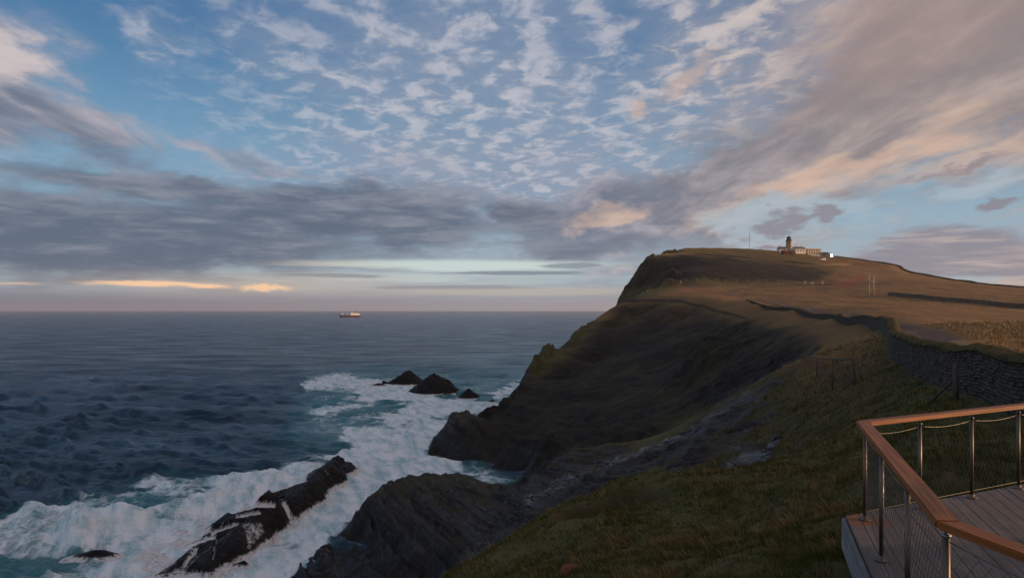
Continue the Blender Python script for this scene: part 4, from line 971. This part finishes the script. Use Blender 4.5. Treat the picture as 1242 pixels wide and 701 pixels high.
for k in range(3):
    a_ = k * 2 * math.pi / 3; L3.append((0.32 * math.cos(a_), 0.32 * math.sin(a_))); b2.tube([(L3[-1][0], L3[-1][1], -0.5), (L3[-1][0] * 0.7, L3[-1][1] * 0.7, 21)], 0.06, 5)
for k in range(28):
    z_ = k * 0.75; a_, c_ = L3[k % 3], L3[(k + 1) % 3]; b2.tube([(a_[0], a_[1], z_), (c_[0], c_[1], z_ + 0.75)], 0.03, 4)
b2.build('lattice', m_dark, mast)
b2 = MB(); b2.tube([(0, 0, 20.8), (0, 0, 23.5)], 0.06, 6); b2.build('aerial', m_dark, mast)
# white van on the hillside track
vg = gp(998, on(998, 316.2, 450, 720))
van = empty('van', vg, 'white van parked on the slope below the lighthouse buildings', 'van', None, 0.15)
b2 = MB(); Lx, Wy = 2.6, 0.95
side = [(-Lx, 0.45), (-Lx, 1.2), (-Lx + 0.75, 1.35), (-Lx + 1.45, 2.1), (Lx - 0.1, 2.15), (Lx, 2.0), (Lx, 0.45)]
n_s = len(side)
b2.add([(x_, -Wy, z_) for x_, z_ in side] + [(x_, Wy, z_) for x_, z_ in side], [tuple(range(n_s)), tuple(range(n_s, 2 * n_s))[::-1]] + [(i, (i + 1) % n_s, n_s + (i + 1) % n_s, n_s + i) for i in range(n_s)])
vb = b2.build('body', m_ship, van, bevel=0.08)
b2 = MB(); b2.add([(-Lx + 0.80, -0.85, 1.40), (-Lx + 1.40, -0.85, 2.02), (-Lx + 1.40, 0.85, 2.02), (-Lx + 0.80, 0.85, 1.40)], [(0, 1, 2, 3)])
for v_i in range(len(b2.v)): b2.v[v_i] = (b2.v[v_i][0] - 0.03, b2.v[v_i][1], b2.v[v_i][2] + 0.03)
b2.build('windscreen', m_glass, vb)
b2 = MB(); b2.box((-Lx + 1.75, -Wy - 0.012, 1.65), (0.8, 0.03, 0.55)); b2.build('window', m_glass, vb)
for sx in (-1.65, 1.6):
    for sy in (-0.85, 0.85):
        b2 = MB(); b2.tube([(sx, sy - 0.13, 0.36), (sx, sy + 0.13, 0.36)], 0.36, 16); b2.build('wheel', m_dark, van)

# ================================================================== SHIP
sp_ = Vector(((424.5 - U0) / F0 * 2925, 2925, 0))
ship = empty('ship', sp_, 'red-hulled white ship steaming left far out on the sea', 'ship', None, 0.35); ship.scale = (1, 1, 1.2)
sec = []
for x_, hw_, zt_ in ((-46, 0.3, 9.6), (-42, 3.2, 8.8), (-34, 6.2, 7.8), (-20, 7.4, 7.0), (20, 7.5, 6.6), (40, 7.2, 6.8), (45, 6.4, 7.0)):
    sec.append([(x_ + (3 if x_ < -40 else 0), -hw_ * 0.72, -2.5), (x_, -hw_, zt_), (x_, hw_, zt_), (x_ + (3 if x_ < -40 else 0), hw_ * 0.72, -2.5)])
b2 = MB(); v = [q for s2 in sec for q in s2]; f_ = []
for i in range(len(sec) - 1):
    for k in range(4): f_.append((i * 4 + k, i * 4 + (k + 1) % 4, (i + 1) * 4 + (k + 1) % 4, (i + 1) * 4 + k))
f_ += [(0, 1, 2, 3), tuple(range(len(v) - 4, len(v)))]
b2.add(v, f_); b2.build('hull', m_hull, ship)
b2 = MB(); b2.prism([(-44, 0), (-38, -4.4), (-27, -6.6), (-27, 6.6), (-38, 4.4)], 8.0, 11.2); b2.build('forecastle', m_ship, ship)
b2 = MB(); b2.box((22, 0, 9.4), (42, 12.5, 7.0)); b2.box((20, 0, 13.6), (30, 10.5, 2.8)); b2.build('superstructure', m_ship, ship, bevel=0.2)
b2 = MB(); b2.box((8, 0, 16.6), (9, 12, 3.0)); wh = b2.build('wheelhouse', m_ship, ship, bevel=0.3)
b2 = MB(); b2.box((3.4, 0, 16.9), (0.3, 10.5, 1.2)); b2.box((8, -6.03, 16.9), (8, 0.2, 1.2)); b2.build('bridge_windows', m_glass, wh)
b2 = MB(); b2.box((27, 0, 17.2), (5, 4, 5)); b2.build('funnel', m_hull, ship, bevel=0.4)
b2 = MB(); b2.tube([(9, 0, 18), (9, 0, 26)], 0.4, 6); b2.box((9, 0, 22), (0.3, 5, 0.3)); b2.build('mast', m_ship, ship)
b2 = MB(); b2.tube([(-33, 0, 11), (-33, 0, 22)], 0.45, 6); b2.tube([(-33, 0, 13), (-22, 0, 18)], 0.3, 6); b2.build('foremast', m_ship, ship)
b2 = MB(); b2.tube([(-12, 0, 6), (-12, 0, 14)], 0.5, 6); b2.tube([(-12, 0, 13), (-2, 0, 15)], 0.35, 6); b2.build('deck_crane', m_ship, ship)

# reddish boulder in the grass at the foot of the picture
bx, by = (692 - U0) / F0 * 11.4, 11.4
n_b = 24; th_, ph_ = np.meshgrid(np.linspace(0, 2 * np.pi, n_b), np.linspace(0, np.pi, n_b // 2))
rr_ = 0.15 * (1 + 0.18 * fbm(np.cos(th_) * np.sin(ph_) * 2, np.sin(th_) * 1.5 + ph_, 3, 81))
v = np.stack([rr_ * np.cos(th_) * np.sin(ph_) * 1.2, rr_ * np.sin(th_) * np.sin(ph_), rr_ * np.cos(ph_) * 0.8], -1)
o = np_mesh('boulder', v.reshape(-1, 3), grid_faces(n_b // 2, n_b), simple('reddish_stone', (0.17, 0.05, 0.03), (0.10, 0.04, 0.03), 9.0, 0.85), True); o.location = (bx, by, hz(bx, by) + 0.06)
tag(o, 'small reddish rounded stone lying in the grass at the knoll foot', 'stone')
# ================================================================== GRASS
NT_ = 76000
gsx = rng.uniform(-0.42, 1.35, NT_); gty = rng.uniform(math.log(5.0), math.log(75), NT_)
TY = np.exp(gty); TX = gsx * TY
covg = bil(rock, gsx, gty); golg = bil(gold, gsx, gty)
keepm = (covg < 0.45) & (rng.random(NT_) < sstep(74, 26, TY) * (1 - 0.45 * golg) * sstep(1.45, 0.80, gsx))
keepm &= line_dist(TX, TY, wall_xy) > 0.55
keepm &= line_dist(TX, TY, road_xy) > 2.1
rel = np.stack([TX - K_.x, TY - K_.y], -1); al = rel @ np.array([nrm_.x, nrm_.y]); fo_ = TX * 0 + (rel[:, 0] * -e_.y + rel[:, 1] * e_.x)
keepm &= ~((al > -0.12) & (fo_ < 0.15))
keepm &= line_dist(TX, TY, sc) > 0.75
clump = fbm(TX / 1.3, TY / 1.3, 4, 201); keepm &= (clump + 0.25 * rng.normal(size=NT_)) > -0.35
TX, TY, golg, clump = TX[keepm], TY[keepm], golg[keepm], clump[keepm]
nb = 7; n_t = len(TX)
tu, tv = px(TX, TY, height(TX, TY))
strawp = sstep(-0.05, 0.35, fbm(TX / 2.2 + 40, TY / 1.6, 4, 207)) * (0.14 + 0.86 * sstep(80, 20, np.abs(line_dist(tu, tv, [(760, 650), (850, 645), (930, 625), (985, 600)]))))
is_straw = rng.random(n_t) < 0.045 + 0.75 * strawp * sstep(0.0, 0.3, clump + 0.15) + 0.95 * golg
B = n_t * nb
bxp = np.repeat(TX, nb) + rng.normal(0, 0.06, B) * np.repeat(np.clip(TY / 14, 0.8, 3), nb); byp = np.repeat(TY, nb) + rng.normal(0, 0.06, B) * np.repeat(np.clip(TY / 14, 0.8, 3), nb)
bzp = height(bxp, byp) - 0.02
Ht = np.repeat((0.06 + 0.12 * np.clip(clump + 0.4, 0, 1.2) * rng.uniform(0.6, 1.3, n_t)) * np.where(is_straw, 1.6, 1.0), nb) * rng.uniform(0.6, 1.25, B)
Ht *= np.clip(np.repeat(TY, nb) / 30, 1.0, 1.5)
Wd = np.maximum(0.0035, np.repeat(TY, nb) * 0.00042) * rng.uniform(0.7, 1.5, B)
aang = rng.uniform(0, 2 * np.pi, B); lean = rng.uniform(0.15, 0.75, B) * Ht
lx = np.cos(aang) * lean * 0.6 - 0.45 * Ht; ly = np.sin(aang) * lean * 0.6 - 0.12 * Ht       # combed by the wind
fx = np.cos(aang + 1.57) * Wd; fy = np.sin(aang + 1.57) * Wd
bs = np.stack([bxp, byp, bzp], -1); sd3 = np.stack([fx, fy, 0 * fx], -1)
md = bs + np.stack([lx * 0.35, ly * 0.35, Ht * 0.6], -1); tp = bs + np.stack([lx, ly, Ht * 0.92], -1)
gv = np.stack([bs - sd3, bs + sd3, md + sd3 * 0.8, md - sd3 * 0.8, tp + sd3 * 0.15, tp - sd3 * 0.15], 1).reshape(-1, 3)
ii = np.arange(B)[:, None] * 6
gf = np.concatenate([ii + np.array([[0, 1, 2, 3]]), ii + np.array([[3, 2, 4, 5]])], 0)
c_g = np.array([0.088, 0.105, 0.026]) * (1 - 0.5 * rng.random((n_t, 1))) + np.array([0.045, 0.036, 0.010]) * rng.random((n_t, 1))
c_s = np.array([0.30, 0.21, 0.09]) * (0.55 + 0.6 * rng.random((n_t, 1))) * (1 + 0.35 * golg[:, None])
ct_ = np.where(is_straw[:, None], c_s, c_g); cb_ = np.repeat(np.repeat(ct_, nb, 0), 6, 0)
m_gr, b = material('grass_blade', 0.8, spec=0.15)
link(S(attr('blade').outputs['Color']), b.inputs['Base Color'])
grass = np_mesh('grass', gv, gf, m_gr, False, None, {'blade': cb_})
tag(grass, 'wind-combed tussocky grass on the knoll and slope', None, None, 'stuff')
# ================================================================== SKY, SUN, CAMERA
SUN_AZ, SUN_EL = 97.0, 6.5
W = bpy.data.worlds.new('World'); SC.world = W; W.use_nodes = True; NT(W.node_tree)
bg = W.node_tree.nodes['Background']
sk_ = W.node_tree.nodes.new('ShaderNodeTexSky'); sk_.sky_type = 'NISHITA'; sk_.sun_disc = False
sk_.sun_elevation = math.radians(SUN_EL); sk_.sun_rotation = math.radians(SUN_AZ); sk_.altitude = 30; sk_.air_density = 1.0; sk_.dust_density = 0.6; sk_.ozone_density = 1.6
STR = 0.06
d = S(W.node_tree.nodes.new('ShaderNodeTexCoord').outputs['Generated'])
dx, dy, dz_ = sep(d)
az = S.m('ARCTAN2', dx, dy) * (180 / math.pi); el = S.m('ARCSINE', dz_) * (180 / math.pi)
up = S.m('MAXIMUM', dz_, 0.0)
h = up + 0.06
cp = vec(dx / h, dy / h, 0.0); cx, cy, _ = sep(cp)
# slow warp so that no mask edge is smooth
wv_ = vec(az * 0.11, el * 0.22, 0.0)
wa = tex(wv_, 1.0, 5, 0.6) - 0.5; wb = tex(vec(az * 0.11 + 31.0, el * 0.22, 7.0), 1.0, 5, 0.6) - 0.5
azw = az + wa * 14.0; elw = el + wb * 6.0
def ae(u, v):
    return math.degrees(math.atan((u - U0) / F0)), math.degrees(math.atan((HV - v) / math.hypot(F0, u - U0)))
def G(u, v, ru, rv, rot=0.0, a=None, e=None):
    a0_, e0_ = ae(u, v); k = 0.0716 * math.cos(math.radians(a0_)); ra, re = ru * k, rv * 0.0716
    A_ = (azw if a is None else a) - a0_; E_ = (elw if e is None else e) - e0_
    c_, s_ = math.cos(math.radians(rot)), math.sin(math.radians(rot))
    p_ = (A_ * c_ + E_ * s_) * (1 / ra); q_ = (E_ * c_ - A_ * s_) * (1 / re)
    return S.m('EXPONENT', -(p_ * p_ + q_ * q_))
def mx(*a):
    r = a[0]
    for b_ in a[1:]: r = S.m('MAXIMUM', r, b_)
    return r
K = 1.0 / STR
def C(r, g, b_):                                     # sRGB 0-255 -> radiance
    f = lambda c: ((c / 255 + 0.055) / 1.055) ** 2.4 if c > 10 else c / 255 / 12.92
    return (f(r) * K, f(g) * K, f(b_) * K)
warm = ss(az + wa * 10.0, 2.0, 34.0)                   # clouds warm towards the sun
# clear air
air = mix(ss(el, 1.0, 13.0), C(158, 172, 182), C(118, 162, 190))
air = mix(ss(el, 7.0, 25.0), air, C(58, 106, 152))
skm = W.node_tree.nodes.new('ShaderNodeMix'); skm.data_type = 'RGBA'; skm.inputs[0].default_value = 0.15
link(air, skm.inputs[6]); link(sk_.outputs[0], skm.inputs[7]); air = S(skm.outputs[2])
# high broken cells
def cells(off):
    return tex(vec(cx * 1.25 + off, cy * 1.05 + cx * 0.2, 0.0), 6.4, 6, 0.60, 0.5) * 0.65 + tex(vec(cx * 1.1 + off, cy * 0.9 - cx * 0.2, 8.0), 3.4, 4, 0.55, 0.4) * 0.35
nc_ = cells(0.0); nl_ = tex(vec(cx, cy * 0.5, 3.0), 0.9, 6, 0.6, 0.3)
covA = mx(G(620, 100, 370, 190), G(860, 60, 300, 140, 25), G(620, 190, 300, 90)*1.1, G(178, 48, 52, 46, -45) * 0.72, G(320, 62, 85, 58, -20) * 0.70, G(440, 20, 150, 50) * 0.8)
dA = ss(nc_ * 0.66 + nl_ * 0.34 + covA * 0.36, 0.48, 1.0) * ss(covA, 0.10, 0.55)
lit = ss(nc_ - cells(0.12) + (nc_ - 0.5) * 0.5 + 0.5, 0.42, 0.66)
colA = mix(lit, mix(warm, C(126, 140, 160), C(142, 136, 140)), mix(warm, C(186, 184, 190), C(214, 190, 170)))
sky = mix(dA * 0.9, air, colA)
veil = mx(G(760, 150, 320, 110, 20) * 0.9, G(560, 215, 300, 60) * 0.9, G(620, 70, 320, 90) * 0.6)
sky = mix(veil * ss(nl_, 0.3, 0.7) * 0.75, sky, mix(warm, C(138, 144, 162), C(164, 152, 152)))
# streaming sheets, converging away from the viewer
ns_ = tex(vec(cx * 0.75, cy * 0.22, 0.0), 1.7, 7, 0.60, 0.4); nf_ = tex(vec(cx * 1.4, cy * 0.5, 5.0), 3.0, 6, 0.60, 0.3)
nw_ = tex(vec(cx * 0.9, cy * 0.3, 9.0), 1.1, 6, 0.6, 0.3)
covB = mx(G(1080, 110, 420, 88, 30), G(1242, 0, 230, 170, 30), G(900, 205, 230, 46, 26), G(730, 255, 130, 40, 12), G(0, 100, 80, 52, -35) * 0.95, G(70, 150, 130, 26, -20) * 0.85, G(300, 196, 150, 12, -10) * 0.5)
dB = ss(ns_ * 0.5 + nf_ * 0.3 + nw_ * 0.2 + covB * 0.72, 0.62, 1.02)
litB = ss(ns_ * 0.55 + nf_ * 0.5 + nw_ * 0.25 + (elw - 13.0) * 0.004 * (1.0 - warm), 0.53, 0.82)
colB = mix(litB, mix(warm, C(98, 108, 126), C(130, 120, 120)), mix(warm, C(170, 164, 171), C(180, 160, 151)))
sky = mix(dB * 0.94, sky, colB)
# the high edge of the cloud at the far left still catches light
sky = mix(ss(G(10, 75, 55, 40, -50) + (nf_ - 0.5) * 1.2, 0.40, 0.95) * 0.7, sky, C(196, 184, 182))
# glow where thin cloud meets the low sun, low right
covR = mx(G(1000, 216, 250, 20, 17), G(1160, 192, 110, 16, 10), G(720, 262, 70, 14, 10), G(840, 90, 60, 20, 20) * 0.9, G(780, 135, 34, 16) * 0.9)
dR = ss(nf_ * 0.55 + nc_ * 0.15 + covR * 0.62, 0.55, 1.05)
sky = mix(dR * 0.6, sky, C(206, 173, 150))
sky = mix(ss(G(1120, 30, 240, 60, 20), 0.1, 0.9) * 0.25, sky, C(168, 140, 128))
# pale blue gap over the headland and lilac bank to its right
gap = mx(G(960, 258, 120, 24), G(1190, 225, 70, 16) * 0.85, G(900, 285, 60, 16) * 0.75)
sky = mix(ss(gap + (nf_ - 0.5) * 0.9, 0.34, 0.85) * 0.72, sky, C(154, 172, 184))
lil = mx(G(1190, 312, 220, 34), G(1080, 325, 260, 22))
sky = mix(ss(lil + (ns_ - 0.5) * 1.0, 0.32, 0.8) * 0.85, sky, mix(ss(tex(vec(az * 0.09, el * 0.8, 2.0), 1.6, 6, 0.6, 0.3), 0.42, 0.72), C(128, 122, 132), C(186, 166, 156)))
dk = mx(G(985, 262, 46, 13), G(1215, 246, 60, 9), G(1150, 200, 80, 10, 10) * 0.8, G(930, 285, 30, 8) * 0.8)
sky = mix(ss(dk + (nf_ - 0.5) * 1.1, 0.45, 0.85) * 0.8, sky, C(126, 120, 128))
# low slate-coloured bank over the horizon
nb_ = tex(vec(az * 0.055, el * 0.42, 0.0), 1.6, 8, 0.6, 0.4); nb2 = tex(vec(az * 0.10, el * 0.5, 4.0), 2.6, 7, 0.62, 0.3)
covC = mx(G(40, 280, 540, 58), G(420, 265, 280, 50), G(630, 262, 70, 30, -8) * 0.95, G(200, 228, 300, 22, -4) * 0.8, G(720, 298, 130, 18) * 0.75)
dC = ss(covC + (nb_ - 0.5) * 1.0 + (nb2 - 0.5) * 0.45, 0.26, 0.78)
colC = mix(ss(nb_ * 0.5 + nb2 * 0.5 + (elw - 8.0) * 0.012 + ss(az, -14.0, 12.0) * 0.08, 0.40, 0.68), C(84, 96, 114), C(128, 132, 144))
sky = mix(dC * 0.95, sky, colC)
# bright slot below the bank
nh_ = tex(vec(az * 0.05, el * 1.1, 0.0), 1.9, 7, 0.62, 0.3)
els = el + (nh_ - 0.5) * 0.7; azs = az + wa * 5.0
slot = mx(G(560, 322, 235, 8, 0, azs, els), G(530, 337, 290, 11, 0, azs, els) * 0.62, G(250, 347, 160, 5, 0, azs, els) * 0.5)
sky = mix(ss(slot + (nh_ - 0.5) * 0.7, 0.25, 0.9) * 0.9, sky, mix(ss(az, -26.0, -6.0), C(196, 178, 160), C(188, 202, 198)))
bar = mx(G(550, 349, 130, 4, 0, azs, els), G(620, 331, 120, 3.4, 0, azs, els), G(400, 334, 90, 3, 0, azs, els), G(700, 322, 50, 5, 0, azs, els))
sky = mix(ss(bar + (nh_ - 0.5) * 1.0, 0.45, 0.8) * 0.75, sky, C(112, 120, 132))
# band of haze on the horizon, dusky
hb = ss(el + (nh_ - 0.5) * 0.8, 2.3, 0.5)
sky = mix(hb * 0.9, sky, mix(ss(az, -34.0, 4.0), C(108, 107, 122), mix(ss(az, 6.0, 36.0), C(140, 140, 148), C(176, 152, 142))))
sky = mix(ss(G(640, 354, 190, 7, 0, azs, els) + (nh_ - 0.5) * 0.5, 0.25, 0.9) * 0.65, sky, C(178, 168, 156))
# sunlit cloud tops beyond the horizon
az2 = az + (tex(vec(az * 0.5, el * 1.2, 0.0), 1.0, 4, 0.6) - 0.5) * 1.2; el2 = el + (tex(vec(az * 0.4 + 9.0, el * 1.2, 0.0), 1.0, 5, 0.65) - 0.5) * 0.5
tops = mx(G(185, 344, 80, 3.4, 0, az2, el2), G(322, 349, 33, 4.6, 0, az2, el2 + (tex(vec(az * 1.1, el * 2.2, 3.0), 1.0, 6, 0.7) - 0.5) * 1.0), G(20, 344, 40, 2.2, 0, az2, el2) * 0.55, G(245, 346.5, 34, 3.0, -3, az2, el2))
sky = mix(G(320, 346, 190, 13, 0, azs, els) * 0.42, sky, C(196, 172, 150))
sky = mix(ss(tops, 0.22, 0.85) * 0.92, sky, C(238, 194, 154))
# cloud added overhead and behind, out of view, to brighten and warm the light
aab = S.m('ABSOLUTE', az); ov = mx(ss(el + wb * 8.0, 29.0, 46.0), ss(aab + wa * 20.0, 46.0, 80.0) * ss(el, 3.0, 10.0))
nov = tex(vec(cx * 0.9, cy * 0.5, 2.0), 1.4, 6, 0.6, 0.3)
sky = mix(ov * ss(nov, 0.25, 0.6) * 0.92, sky, mix(ss(az, -60.0, 90.0), mix(ss(nov, 0.4, 0.65), C(122, 124, 132), C(176, 170, 170)), mix(ss(nov, 0.4, 0.65), C(150, 128, 118), C(214, 176, 146))))
link(sky, bg.inputs['Color']); bg.inputs['Strength'].default_value = STR
W.cycles.sampling_method = 'MANUAL'; W.cycles.sample_map_resolution = 512

sun_d = bpy.data.lights.new('sun', 'SUN'); sun_d.energy = 3.6; sun_d.angle = math.radians(0.6); sun_d.color = (1.0, 0.56, 0.30)
sun = bpy.data.objects.new('sun', sun_d); COL.objects.link(sun)
sv = Vector((math.sin(math.radians(SUN_AZ)) * math.cos(math.radians(SUN_EL)), math.cos(math.radians(SUN_AZ)) * math.cos(math.radians(SUN_EL)), math.sin(math.radians(SUN_EL))))
sun.rotation_euler = (-sv).to_track_quat('-Z', 'Y').to_euler()

# air
m_h = bpy.data.materials.new('sea_air'); m_h.use_nodes = True; NT(m_h.node_tree)
for n in list(m_h.node_tree.nodes):
    if n.type == 'BSDF_PRINCIPLED': m_h.node_tree.nodes.remove(n)
pv_ = m_h.node_tree.nodes.new('ShaderNodeVolumePrincipled'); pv_.inputs['Color'].default_value = (0.86, 0.88, 0.92, 1); pv_.inputs['Density'].default_value = HAZE
pv_.inputs['Anisotropy'].default_value = 0.2
m_h.node_tree.links.new(pv_.outputs[0], [n for n in m_h.node_tree.nodes if n.type == 'OUTPUT_MATERIAL'][0].inputs['Volume'])
if HAZE:
    mb = MB(); mb.box((0, 4900, 63), (33000, 15800, 138)); hz_o = mb.build('haze', m_h); tag(hz_o, 'thin salt haze lying over the sea and cliffs', None, None, 'stuff')

cam_d = bpy.data.cameras.new('camera'); cam = bpy.data.objects.new('camera', cam_d); COL.objects.link(cam)
cam.location = (0, 0, EYE); cam.rotation_euler = (math.radians(90), 0, 0)
cam_d.sensor_width = 36; cam_d.lens = 36 * F0 / 1242; cam_d.shift_y = (HV - 350.5) / 1242
cam_d.clip_start = 0.1; cam_d.clip_end = 200000
SC.camera = cam
SC.view_settings.view_transform = 'Standard'; SC.view_settings.look = 'None'; SC.view_settings.exposure = 0.26; SC.view_settings.gamma = 1
SC.cycles.max_bounces = 5; SC.cycles.diffuse_bounces = 2; SC.cycles.glossy_bounces = 3; SC.cycles.volume_bounces = 0
SC.cycles.use_denoising = True
SC.cycles.volume_step_rate = 1.0; SC.cycles.volume_max_steps = 64
